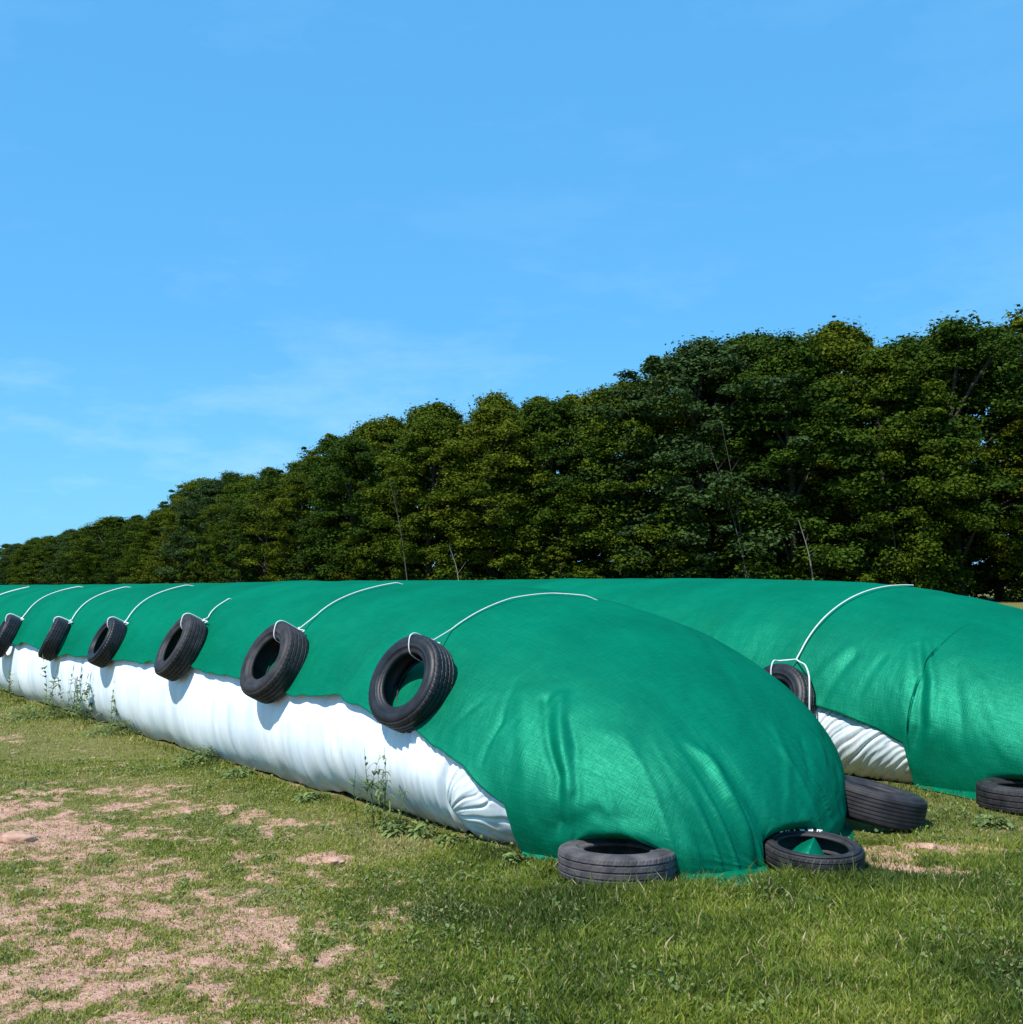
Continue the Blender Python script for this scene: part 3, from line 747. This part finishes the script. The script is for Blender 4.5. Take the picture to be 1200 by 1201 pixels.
# ------------------------------------------------------------------ grass and low plants
def on_bare(x, y):
    """places where nothing grows: under bags and tyres"""
    s, c = toSC(x, y)
    k = (s > -1.02) & (s < 45) & (c > np.interp(s, B1['s'], np.array(B1['cn'])) + .10) & (c < np.interp(s, B1['s'], np.array(B1['cf'])) - .1)
    k |= (s > -2.0) & (s < 45) & (c > np.interp(s, B2['s'], np.array(B2['cn'])) + .10) & (c < np.interp(s, B2['s'], np.array(B2['cf'])))
    for (cx, cy, r) in ((T1C[0], T1C[1], .32), (T2C[0], T2C[1], .29), (2.5, 7.74, .33), (3.81, 8.26, .33)):
        k |= np.hypot(x - cx, y - cy) < r
    # the flat skirt of the front net between the two lying tyres
    k |= (np.hypot((x - 1.22) / .42, (y - 6.52) / .17) < 1)
    return k

def blades():
    bx, by = [], []
    def scatter(n, x0, x1, y0, y1):
        bx.append(RNG.uniform(x0, x1, n)); by.append(RNG.uniform(y0, y1, n))
    scatter(600000, -3.2, 3.4, 3.9, 7.2)
    scatter(170000, -6.0, 0.4, 7.2, 10.5)
    scatter(40000, .8, 5.0, 7.2, 10.5)
    scatter(130000, -13.5, -2.0, 10.5, 22)
    x = np.concatenate(bx); y = np.concatenate(by)
    # inside the view wedge only
    k = (np.abs(x) < y * .50 + .25) & ~on_bare(x, y)
    x, y = x[k], y[k]
    sm = soil_mask(x, y)
    clump = fbm(x * 11, y * 11, oct=3, seed=101)
    keep = RNG.random(len(x)) < np.clip(1.08 - sm * 1.15 + (clump - .5) * 1.4, .16, 1)
    x, y, sm, clump = x[keep], y[keep], sm[keep], clump[keep]
    n = len(x)
    s, c = toSC(x, y)
    lush = sstep(x, -.5, .2) * sstep(7.3 - y, 0, .6)
    lush = np.maximum(lush, .9 * np.exp(-((c + .12) / .22) ** 2) * (s > 0))
    lush = np.maximum(lush, .8 * sstep(x, 1.8, 2.6) * (sm < .3))
    far = sstep(y, 8, 14)
    front = np.exp(-((x - .62) / .40) ** 2 - ((y - 5.98) / .13) ** 2) + np.exp(-((x - 1.8) / .36) ** 2 - ((y - 6.26) / .12) ** 2)
    H = (.007 + .012 * clump + lush * (.003 + .020 * clump) + .030 * front) * RNG.lognormal(0, .35, n) * (1 + .5 * far)
    H = np.minimum(H, .16)
    tall = RNG.random(n) < .004 * lush; H = np.where(tall, H + RNG.uniform(.03, .09, n), H)
    z = gz(x, y) - .003
    wd = RNG.uniform(.0015, .0034, n) * (1 + .9 * far) * (1 + .7 * (RNG.random(n) < .25))
    a = RNG.uniform(0, 2 * np.pi, n); lean = RNG.uniform(.1, 1.1, n) * H
    la = RNG.uniform(0, 2 * np.pi, n)
    wx, wy = np.cos(a) * wd, np.sin(a) * wd; lx, ly = np.cos(la) * lean, np.sin(la) * lean
    V = np.zeros((n, 5, 3))
    V[:, 0] = np.stack([x - wx, y - wy, z], 1); V[:, 1] = np.stack([x + wx, y + wy, z], 1)
    mx, my, mz = x + lx * .35, y + ly * .35, z + H * .6
    V[:, 2] = np.stack([mx + wx * .8, my + wy * .8, mz], 1); V[:, 3] = np.stack([mx - wx * .8, my - wy * .8, mz], 1)
    V[:, 4] = np.stack([x + lx, y + ly, z + H], 1)
    i = np.arange(n)[:, None] * 5
    Q = i + np.array([[0, 1, 2, 3]]); T = i + np.array([[3, 2, 4]])
    big = fbm(x * 1.4, y * 1.4, oct=3, seed=111)
    tone = np.clip(.50 + (big - .5) * 1.3 + RNG.normal(0, .17, n) + .18 * (x < -.5) - .22 * lush + .18 * sm, 0, .93)
    tone = np.where(RNG.random(n) < .06 + .20 * sm + .05 * (x < -.3), RNG.uniform(.93, 1, n), tone)
    return raw_mesh('grass', V.reshape(-1, 3), [Q, T], False, attrs={'tone': np.repeat(tone, 5)})
g = obj('grass', blades(), M_BLADE)
setp(g, 'short patchy meadow grass round the bags', 'grass', kind='stuff')

def clover():
    """small round leaves of low weeds mixed into the grass"""
    n = 52000
    x = RNG.uniform(-4.5, 3.4, n); y = RNG.uniform(4.2, 10.5, n)
    s, c = toSC(x, y)
    k = (np.abs(x) < y * .5 + .25) & ~on_bare(x, y)
    cl = fbm(x * 3.2, y * 3.2, oct=3, seed=121)
    den = sstep(cl, .52, .66) * .8 * (soil_mask(x, y) < .4) + .9 * np.exp(-((c + .08) / .14) ** 2) * (s > 0) * (cl > .45)
    k &= RNG.random(n) < den
    x, y, cl = x[k], y[k], cl[k]; n = len(x); s, c = s[k], c[k]
    z = gz(x, y) + RNG.uniform(.008, .04, n) + .03 * np.exp(-((c + .05) / .12) ** 2) * (s > 0) * RNG.random(n)
    r = RNG.uniform(.005, .012, n); a = RNG.uniform(0, 6.28, n)
    tx, ty = RNG.normal(0, .45, n), RNG.normal(0, .45, n)
    V = np.zeros((n, 5, 3))
    for j in range(5):
        an = a + j * 2 * np.pi / 5; dx, dy = np.cos(an) * r, np.sin(an) * r
        V[:, j] = np.stack([x + dx, y + dy, z + dx * tx + dy * ty], 1)
    F = np.arange(n)[:, None] * 5 + np.arange(5)[None]
    return raw_mesh('low_weeds', V.reshape(-1, 3), F, False, attrs={'tone': np.repeat(RNG.random(n), 5)})
o = obj('low_weeds', clover(), M_WEED); setp(o, 'carpet of tiny leafy weeds between the grass blades', 'ground cover', kind='stuff')

def crumbs():
    n = 16000
    x = RNG.uniform(-4.6, 3.4, n); y = RNG.uniform(4.0, 9.8, n)
    k = (np.abs(x) < y * .5 + .2) & ~on_bare(x, y); k &= RNG.random(n) < np.clip(soil_mask(x, y) * 1.4 - .25, 0.01, 1)
    x, y = x[k], y[k]; n = len(x); z = gz(x, y)
    r = np.minimum(RNG.lognormal(-5.4, .5, n), .013)
    ico = np.array([(1, 0, 0), (-1, 0, 0), (0, 1, 0), (0, -1, 0), (0, 0, 1), (0, 0, -1)], float)
    F0 = np.array([(0, 2, 4), (2, 1, 4), (1, 3, 4), (3, 0, 4), (2, 0, 5), (1, 2, 5), (3, 1, 5), (0, 3, 5)])
    jit = RNG.uniform(.6, 1.3, (n, 6, 1)); sc = np.stack([r * RNG.uniform(.8, 1.4, n), r * RNG.uniform(.8, 1.4, n), r * .7], 1)[:, None]
    V = ico[None] * jit * sc + np.stack([x, y, z + r * .2], 1)[:, None]
    F = (np.arange(n)[:, None, None] * 6 + F0[None]).reshape(-1, 3)
    return raw_mesh('soil_crumbs', V.reshape(-1, 3), F, False)
M_CLOD = m_plain('pink_clod', (0.42, 0.25, 0.18), 0.95, 14, 0.28)
o = obj('soil_crumbs', crumbs(), M_CLOD); setp(o, 'loose crumbs and pebbles on the bare soil', 'soil crumbs', kind='stuff')

def clod(x, y, r, label, seed, flat=.55):
    n, m = 28, 18; V = []
    for i in range(m):
        b = -math.pi / 2 + math.pi * i / (m - 1)
        for j in range(n):
            a = 2 * math.pi * j / n
            V.append((math.cos(b) * math.cos(a), math.cos(b) * math.sin(a), math.sin(b)))
    V = np.array(V); q = 1 + (fbm(V[:, 0] * 2 + seed, V[:, 1] * 2, V[:, 2] * 2, oct=4, seed=seed) - .5) * 1.0
    V = V * q[:, None] * r * np.array([1.2, .9, flat])
    o = obj('soil_clod', raw_mesh('soil_clod', V, grid_faces(m, n, True), True), M_CLOD, loc=(x, y, float(gz(np.array([x]), np.array([y]))[0]) + r * .2))
    setp(o, label, 'clod')
clod(-3.17, 7.18, .085, 'rounded pinkish clod of soil near the left edge, largest of all', 5)
clod(-1.06, 6.70, .05, 'small tan clod on the bare patch below the second hanging tyre', 8)
clod(2.62, 7.05, .045, 'little pinkish lump of soil beside the ribbed leaning tyre', 11, .5)

def leaf_blade(p, d, ln, wd, droop, segs=5):
    """long narrow leaf as a bent strip"""
    d = np.array(d, float); d /= np.linalg.norm(d); side = np.cross(d, [0, 0, 1.0]); side /= np.linalg.norm(side) + 1e-9
    V = []
    for i in range(segs + 1):
        f = i / segs; c = p + d * ln * f + np.array([0, 0, -droop * ln * f * f]); w_ = wd * math.sin(math.pi * (.15 + .83 * f)) + .0004
        V += [c - side * w_, c + side * w_ + np.array([0, 0, w_ * .3])]
    i = np.arange(segs) * 2
    return np.array(V), np.stack([i, i + 1, i + 3, i + 2], 1)

def tall_weed(x, y, stalks, hmin, hmax, spread, label, lw=.006, heads=True, seed=1, lean=(0, 0)):
    r = random.Random(seed); loc = np.array([x, y, float(gz(np.array([x]), np.array([y]))[0])])
    t = empty('tall_weed', loc, label, 'weed', 'tall weeds beside the front bag')
    st, lf = Join(), Join()
    for k in range(stalks):
        h = r.uniform(hmin, hmax); b = np.array([r.uniform(-1, 1) * spread, r.uniform(-1, 1) * spread * .4, 0])
        tip = b + np.array([r.gauss(0, .16) * h + lean[0] * h, r.gauss(0, .08) * h + lean[1] * h, h])
        mid = (b + tip) / 2 + np.array([r.gauss(0, .02), 0, h * .05])
        path = smooth_path([b, mid, tip], 6)
        V, F = tube(path, np.linspace(.0030, .0012, len(path)), 5); st.add(V, F, r.random())
        for q in range(int(h * 32)):
            f = r.uniform(.08, .92); p = path[int(f * (len(path) - 1))]
            a = r.uniform(0, 6.28); up = r.uniform(.5, 1.6)
            V, F = leaf_blade(p, (math.cos(a), math.sin(a), up), r.uniform(.06, .17) * (1.15 - f * .5), lw * r.uniform(.8, 1.4), r.uniform(.2, .9)); lf.add(V, F, r.random())
        if heads:
            V, F = tube([path[-1] - np.array([0, 0, .01]), path[-1] + (path[-1] - path[-2]) * .6, path[-1] + (path[-1] - path[-2]) * 1.6], [.0025, .0055, .001], 6); obj('seed_head', raw_mesh('seed_head', V, F, True), M_SEED, parent=t)
    obj('stems', st.mesh('stems'), M_WEED, parent=t); obj('leaves', lf.mesh('leaves', False), M_WEED, parent=t)
    return t
tall_weed(-.93, 7.58, 9, .34, .60, .11, 'tall reedy weed clump in front of the bag below the nearest hanging tyre', .0065, False, 3)
tall_weed(-.80, 7.45, 3, .20, .34, .06, 'thin short weed stalks just right of the tall reedy clump', .005, False, 5)
tall_weed(-5.45, 13.55, 11, .45, .80, .30, 'dense tall weeds with seed heads below the edge-on tyre', .012, True, 9)
tall_weed(-5.05, 13.10, 6, .4, .62, .18, 'leaning weed stalks on the right flank of the dense tall weeds', .011, True, 12, (.25, 0))
tall_weed(-4.5, 12.55, 4, .55, .78, .06, 'single slim weed stalk against the white film below the fourth tyre', .010, True, 14)
tall_weed(-7.2, 15.6, 6, .28, .5, .3, 'faint low weeds against the bag near the left edge', .012, True, 16)

def low_weed(x, y, r_, h, label, seed, n=70, lw=.016):
    r = random.Random(seed); loc = np.array([x, y, float(gz(np.array([x]), np.array([y]))[0])])
    t = empty('leafy_weed', loc, label, 'weed', 'leafy weeds at the foot of the bag')
    lf, st = Join(), Join()
    for k in range(n):
        a = r.uniform(0, 6.28); rr = r_ * r.random() ** .6; z = h * (1 - (rr / r_) ** 2 * .7) * r.uniform(.25, 1)
        p = np.array([math.cos(a) * rr, math.sin(a) * rr, z])
        V, F = leaf_blade(p, (math.cos(a + r.gauss(0, .7)), math.sin(a + r.gauss(0, .7)), r.uniform(-.1, .7)), r.uniform(.03, .065), lw * r.uniform(.6, 1.1), r.uniform(.2, .8), 4); lf.add(V, F, r.random())
        if k % 4 == 0:
            V, F = tube([(p[0] * .2, p[1] * .2, 0), p * .6, p], .0016, 4); st.add(V, F)
    obj('leaves', lf.mesh('leaves', False), M_WEED, parent=t); obj('stems', st.mesh('stems'), M_WEED, parent=t)
for a in [(-2.90, 10.35, .22, .16, 'spreading leafy weed tuft at the bag foot below the third tyre', 1, 150),
          (-.75, 7.42, .11, .09, 'leafy weed at the foot of the reedy clump, left part', 2, 80),
          (-.57, 7.30, .09, .12, 'round leafy weed just right of the reedy clump', 3, 70),
          (-.40, 7.16, .08, .06, 'tiny creeping weed under the deep crease in the white film', 4, 60),
          (-4.30, 12.2, .35, .18, 'wide leafy weed patch below the fourth hanging tyre', 5, 190),
          (-5.8, 13.7, .40, .22, 'leafy weed patch around the base of the dense tall weeds', 6, 200),
          (-2.35, 9.6, .14, .09, 'small leafy weed at the bag foot between second and third tyres', 7, 90),
          (-1.55, 8.55, .10, .07, 'small leafy weed at the bag foot below the second tyre', 8, 70),
          (.02, 6.70, .06, .07, 'grassy weed sprout where the net meets the white film', 9, 50),
          (2.95, 8.55, .14, .07, 'low leafy weed between the ribbed tyre and the rear white film', 10, 90),
          (3.30, 7.66, .12, .08, 'leafy weed in front of the tyre cut by the right edge', 11, 80),
          (-8.2, 16.6, .5, .22, 'low weed patch at the far left foot of the bag', 12, 150)]:
    low_weed(*a)
#EXTRA_WEEDS

# ------------------------------------------------------------------ the wood behind
def leaf_cloud(centres, radii, per, size, rs):
    """leaf faces over the outside of many small clumps"""
    C_ = np.repeat(centres, per, 0); R_ = np.repeat(radii, per)
    n = len(C_)
    u = rs.normal(size=(n, 3)); u /= np.linalg.norm(u, axis=1)[:, None]
    u[:, 2] = np.where(u[:, 2] < -.6, -u[:, 2] * .6, u[:, 2]); u /= np.linalg.norm(u, axis=1)[:, None]
    rad = R_ * np.where(rs.random(n) < .55, rs.uniform(.55, 1.15, n), np.minimum(np.abs(rs.normal(0, .85, n)), 1.45))
    P = C_ + u * rad[:, None] * np.array([1.15, 1.15, .80])
    nn = u * .8 + rs.normal(size=(n, 3)) * .55 + np.array([0, 0, .35]); nn /= np.linalg.norm(nn, axis=1)[:, None]
    t1 = np.cross(nn, rs.normal(size=(n, 3))); t1 /= np.linalg.norm(t1, axis=1)[:, None]; t2 = np.cross(nn, t1)
    sz = rs.uniform(.55, 1.25, n) * size
    a = (t1 * sz[:, None]); b = (t2 * (sz * rs.uniform(.45, .75, n))[:, None])
    V = np.stack([P - a, P - b + nn * sz[:, None] * .15, P + a, P + b + nn * sz[:, None] * .15], 1)
    tone = np.clip(np.repeat(rs.random(len(centres)), per) * .5 + rs.random(n) * .5, 0, 1)
    return V.reshape(-1, 3), np.arange(n * 4).reshape(-1, 4), np.repeat(tone, 4)

def crown_mesh(seed, Hh, Rm, shape, nclump, per, size, low=.02):
    rs = np.random.default_rng(seed)
    f = low + (1 - low) * rs.random(nclump) ** .9; f[:6] = rs.uniform(.93, 1.02, 6)
    prof = np.interp(f, [0, .15, .4, .7, .88, 1.0], shape) * Rm
    a = rs.uniform(0, 2 * np.pi, nclump); rr = prof * np.sqrt(rs.uniform(.12, 1, nclump))
    lob = 1 + .22 * np.sin(a * 3 + seed) + .14 * np.sin(a * 5 + f * 9 + seed * 2)
    c = np.stack([np.cos(a) * rr * lob, np.sin(a) * rr * lob, f * Hh * .95], 1)
    rad = rs.uniform(.35, 1.0, nclump) ** 1.3 * Hh * .056
    stick = rs.random(nclump) < .12; c[stick, :2] *= 1.16; c[stick, 2] += .5; rad[stick] *= .6
    V, F, tone = leaf_cloud(c, rad, per, size, rs)
    return raw_mesh('crown', V, F, False, attrs={'tone': tone}), c

def trunk_mesh(seed, Hh, c, pale=False):
    rs = random.Random(seed); j = Join()
    top = np.array([rs.gauss(0, .4), rs.gauss(0, .4), Hh * .86])
    path = smooth_path([(0, 0, -.2), (rs.gauss(0, .15), rs.gauss(0, .15), Hh * .3), (rs.gauss(0, .35), rs.gauss(0, .35), Hh * .6), top], 5)
    V, F = tube(path, np.linspace(Hh * .014, Hh * .003, len(path)), 8); j.add(V, F)
    for k in rs.sample(range(len(c)), 16):
        e = c[k]; f = max(.12, min(.8, e[2] / Hh - .15)); b = path[int(f * (len(path) - 1))]
        m_ = (b + e) / 2 + np.array([0, 0, .3])
        V, F = tube(smooth_path([b, m_, e], 3), np.linspace(Hh * .005, Hh * .001, 7), 5); j.add(V, F)
    return j.mesh('trunk')

VAR = []
shapes = [[.85, .98, 1.0, .85, .52, .05], [.7, .9, 1.05, .92, .56, .06], [.85, 1.0, .95, .70, .40, .04], [.6, .85, 1.0, .98, .64, .10], [.75, .95, 1.0, .80, .48, .05], [.65, .85, .95, 1.0, .66, .12]]
for v in range(6):
    me, c = crown_mesh(200 + v, 20.0, 5.2, shapes[v], 260, 250, .125)
    VAR.append((me, trunk_mesh(300 + v, 20.0, c)))
sparse_me, sparse_c = crown_mesh(400, 20.0, 4.6, shapes[3], 100, 190, .125, low=.3)
VAR.append((sparse_me, trunk_mesh(401, 20.0, sparse_c)))
bush_me, bush_c = crown_mesh(500, 5.0, 2.6, [1.0, 1.05, 1.0, .85, .6, .2], 110, 150, .10, low=.03)
bush_tr = trunk_mesh(501, 5.0, bush_c)

# skyline of the wood in picture units (x, y) only sets how tall each tree grows
SKY = np.array([(-200, 668), (-100, 655), (0, 640), (60, 628), (110, 612), (160, 604), (200, 592), (222, 565), (250, 556), (300, 553), (350, 540), (400, 502), (440, 492), (480, 470), (520, 470), (600, 458), (650, 448),
                (700, 440), (760, 424), (800, 408), (850, 398), (900, 384), (935, 372), (985, 378), (1010, 388), (1050, 380), (1100, 372), (1135, 362), (1165, 366), (1200, 356), (1300, 348), (1450, 345)], float)
EDGE = [(75, 96), (40, 100), (15, 106), (-10, 118), (-28, 132), (-52, 160), (-85, 198), (-130, 255)]
def edge_pt(u):
    E_ = np.array(EDGE, float); dd = np.concatenate([[0], np.cumsum(np.hypot(*np.diff(E_, axis=0).T))])
    return np.array([np.interp(u * dd[-1], dd, E_[:, 0]), np.interp(u * dd[-1], dd, E_[:, 1])]), dd[-1]
def height_at(x, y):
    px = 600 + 1290 * x / y; return (684 - np.interp(px, SKY[:, 0], SKY[:, 1])) * y / 1290 + 1.65, px
def put_tree(x, y, H_, v, mtl, rz, label, group=None, wide=1.0):
    cm, tm = VAR[v]
    t = empty('broadleaf_tree', (x, y, -.1), label, 'tree', group)
    sc_ = H_ / 20.0
    t.rotation_euler = (0, 0, rz); t.scale = (sc_ * wide, sc_ * wide, sc_)
    o = bpy.data.objects.new('crown', cm); COL.objects.link(o); o.parent = t
    if not cm.materials: cm.materials.append(LEAFM[0])
    o.material_slots[0].link = 'OBJECT'; o.material_slots[0].material = mtl
    o2 = bpy.data.objects.new('trunk', tm); COL.objects.link(o2); o2.parent = t
    if not tm.materials: tm.materials.append(M_BARK)
    return t
# front row, right to left
FRONT = [ # u along the edge, height factor, variant, material, width, label
 (.030, 1.00, 0, 0, 1.0, 'dark tree at the far right end of the wood, beyond the picture edge'),
 (.065, .98, 3, 0, 1.0, 'tall dark tree touching the right edge, sky showing through its upper leaves'),
 (.098, .72, 4, 2, 1.0, 'shorter yellowish tree near the right edge, lower than all its neighbours'),
 (.123, 1.00, 6, 0, 1.1, 'thin-crowned dark tree with a sky gap, left of the short yellowish tree'),
 (.150, .97, 1, 1, 1.0, 'broad green tree above where the rope crosses the rear net'),
 (.182, 1.0, 2, 0, 1.0, 'dark tree between the highest peak of the wood and the sky gap'),
 (.212, 1.02, 3, 3, 1.05, 'highest rounded grey-green crown standing up over the right part of the wood'),
 (.240, .96, 0, 1, 1.0, 'tree just left of the highest crown, above the leaning pale trunk'),
 (.268, .98, 5, 0, 1.0, 'dark leafy tree behind the leaning pale trunk'),
 (.296, .97, 1, 2, 1.0, 'yellow-green topped tree left of the leaning pale trunk'),
 (.324, .98, 4, 1, 1.0, 'tree behind the bare grey dead branches in the right half'),
 (.352, .74, 2, 2, .95, 'bright yellow-green lower tree standing out at the middle of the wood'),
 (.362, 1.0, 0, 0, 1.0, 'dark crown rising behind the bright lower tree in the middle'),
 (.392, .98, 5, 2, 1.0, 'yellowish crown over the middle of the front net'),
 (.420, .99, 6, 0, 1.15, 'open dark crown with a small blue gap, centre of the wood'),
 (.450, .98, 1, 1, 1.0, 'green tree just left of the small blue gap'),
 (.478, 1.0, 3, 3, .95, 'feathery grey-green crown poking out of the skyline left of centre'),
 (.508, .97, 2, 2, 1.0, 'olive-topped tree left of the feathery crown'),
 (.540, 1.0, 0, 1, 1.0, 'tree above the rope of the second hanging tyre'),
 (.572, .97, 4, 0, 1.0, 'dark tree above the gap between the second and third hanging tyres'),
 (.606, 1.03, 5, 1, 1.05, 'rounded crown where the skyline steps down sharply, above the third tyre'),
 (.640, .97, 1, 0, 1.0, 'lower tree just left of the sharp step in the skyline'),
 (.676, 1.0, 3, 3, 1.0, 'tree with small pointed top above the fourth hanging tyre'),
 (.712, .98, 2, 1, 1.0, 'low tree above the edge-on tyre'),
 (.752, 1.0, 0, 1, 1.0, 'small distant tree second from the left edge'),
 (.792, 1.0, 4, 3, 1.0, 'smallest distant tree of the wood at the left edge'),
 (.84, 1.0, 5, 1, 1.0, 'distant tree just beyond the left edge'),
]
rt = random.Random(11)
nrm_back = np.array([.35, .93])
for (u, hf, v, mi, wd_, lab) in FRONT:
    p, tot = edge_pt(u); p = p + np.array([rt.uniform(-.8, .8), rt.uniform(-1.5, 1.0)])
    H_, px = height_at(*p)
    put_tree(p[0], p[1], H_ * hf * (rt.uniform(.94, 1.0) if hf < 1.01 else 1.03), v, LEAFM[mi], rt.uniform(0, 6.28), lab, None, wd_ * rt.uniform(1.2, 1.5) * (1.0 if H_ > 13 else 1.25))
for row, off in ((1, 6.0), (2, 12.5)):
    for k in range(32 if row == 1 else 24):
        u = .02 + (k + .5 * row) * (.84 / (31 if row == 1 else 23)); p, tot = edge_pt(min(u, 1)); p = p + nrm_back * off + np.array([rt.uniform(-1.2, 1.2), rt.uniform(-1.5, 1.5)])
        H_, px = height_at(*p)
        put_tree(p[0], p[1], H_ * (rt.uniform(.96, 1.035) if row == 1 else rt.uniform(.95, 1.02)), rt.choice([0, 1, 2, 3, 4, 5]), LEAFM[rt.choice([0, 0, 1, 2])], rt.uniform(0, 6.28),
                 'tree deeper in the wood with only parts of its crown showing between the front trees', 'trees deeper in the wood', 1.3 * (1.0 if H_ > 13 else 1.25))
# bushes at the foot of the wood
BUSH = [(.06, 4.5, 0, 'low dark bush at the wood foot near the right edge'), (.095, 6.5, 1, 'leafy bush on the meadow edge behind the rear net'), (.135, 4.0, 0, 'small bush left of the visible strip of meadow'),
 (.17, 5.0, 1, 'round bush above the rope on the rear net'), (.215, 6.0, 0, 'tall shrub right of the leaning pale trunk'), (.262, 5.2, 2, 'yellowish bush just left of the leaning pale trunk'), (.30, 5, 0, 'dark bush behind the highest back of the rear net'),
 (.34, 6, 1, 'green bush below the bright lower tree'), (.38, 5, 0, 'dark bush at the middle of the wood foot'), (.43, 6, 0, 'dark bush right of the thin pale trunk'), (.475, 4.5, 1, 'bush left of the thin pale trunk'),
 (.52, 5.5, 2, 'yellow-leaved bush at the wood foot above the second hanging tyre'), (.60, 4, 0, 'dark bush at the wood foot above the short loose rope end'), (.655, 5.5, 2, 'pale olive bush with a light gap behind it, above the fourth tyre'), (.71, 5, 1, 'bush low above the edge-on tyre'), (.77, 5, 0, 'distant bush low at the left edge')]
for (u, H_, mi, lab) in BUSH:
    p, tot = edge_pt(u); p = p + np.array([-.35, -.93]) * rt.uniform(2.5, 4.2)
    t = empty('bush', (p[0], p[1], -.05), lab, 'bush', None); s_ = H_ / 5.0; t.scale = (s_ * 1.2, s_ * 1.2, s_); t.rotation_euler = (0, 0, rt.uniform(0, 6))
    o = bpy.data.objects.new('foliage', bush_me); COL.objects.link(o); o.parent = t
    if not bush_me.materials: bush_me.materials.append(LEAFM[0])
    o.material_slots[0].link = 'OBJECT'; o.material_slots[0].material = LEAFM[mi]
    o = bpy.data.objects.new('stems', bush_tr); COL.objects.link(o); o.parent = t
    if not bush_tr.materials: bush_tr.materials.append(M_BARK)

for k in range(30):
    u = .03 + k * .028; p, tot = edge_pt(u); p = p + nrm_back * rt.uniform(3, 9)
    t = empty('bush', (p[0], p[1], -.05), 'shadowy undergrowth bush glimpsed between the trunks inside the wood', 'bush', 'undergrowth inside the wood'); s_ = min(rt.uniform(1.5, 2.4), .09 * height_at(*p)[0]); t.scale = (s_ * 1.4, s_ * 1.4, s_); t.rotation_euler = (0, 0, rt.uniform(0, 6))
    o = bpy.data.objects.new('foliage', bush_me); COL.objects.link(o); o.parent = t
    o.material_slots[0].link = 'OBJECT'; o.material_slots[0].material = LEAFM[0]
    o = bpy.data.objects.new('stems', bush_tr); COL.objects.link(o); o.parent = t

def bare_tree(px0, py0, px1, py1, Y, r0, label, seed, twigs=7, mtl=None):
    """slender bare stem standing at distance Y"""
    r = random.Random(seed)
    x0, z0 = (px0 - 600) / 1290 * Y, 1.65 + (684 - py0) / 1290 * Y; x1, z1 = (px1 - 600) / 1290 * Y, 1.65 + (684 - py1) / 1290 * Y
    dx = (x1 - x0) / (z1 - z0); xb = x0 - dx * z0
    t = empty('bare_tree', (xb, Y, 0), label, 'bare tree')
    top = np.array([x1 - xb, 0, z1]); mid = top * .55 + np.array([.25, 0, 0])
    path = smooth_path([(0, 0, -.2), mid, top], 8); V, F = tube(path, np.linspace(r0, r0 * .3, len(path)), 7)
    obj('trunk', raw_mesh('trunk', V, F, True), mtl or M_PALE, parent=t)
    j = Join()
    for k in range(twigs):
        b = path[int((.45 + .5 * k / twigs) * (len(path) - 1))]; a = r.uniform(0, 6.28); l_ = r.uniform(.5, 1.3)
        e = b + np.array([math.cos(a) * l_ * .7, math.sin(a) * l_ * .4, l_]); V, F = tube(smooth_path([b, (b + e) / 2 + np.array([.1, 0, .1]), e], 3), np.linspace(r0 * .35, r0 * .1, 7), 5); j.add(V, F)
    obj('twigs', j.mesh('twigs'), mtl or M_PALE, parent=t)
bare_tree(951, 682, 937, 610, 94, .085, 'leaning pale bare trunk at the wood foot behind the rear net', 1, 2)
bare_tree(536, 682, 527, 640, 107, .07, 'thin pale bare trunk at the wood foot behind the front net', 2, 1)
bare_tree(852, 590, 833, 520, 97, .055, 'grey dead tree with bare branches high in the right half of the wood', 3, 6, M_DEAD)
bare_tree(857, 560, 848, 495, 97.5, .05, 'second grey dead tree, just right of the other dead one', 4, 6, M_DEAD)
bare_tree(470, 640, 456, 560, 110, .06, 'faint grey leaning stem left of centre in the wood', 5, 4, M_DEAD)
bare_tree(1046, 640, 1043, 590, 96, .09, 'dim upright grey trunk between the leaning pale trunk and the right edge', 6, 1, M_DEAD)
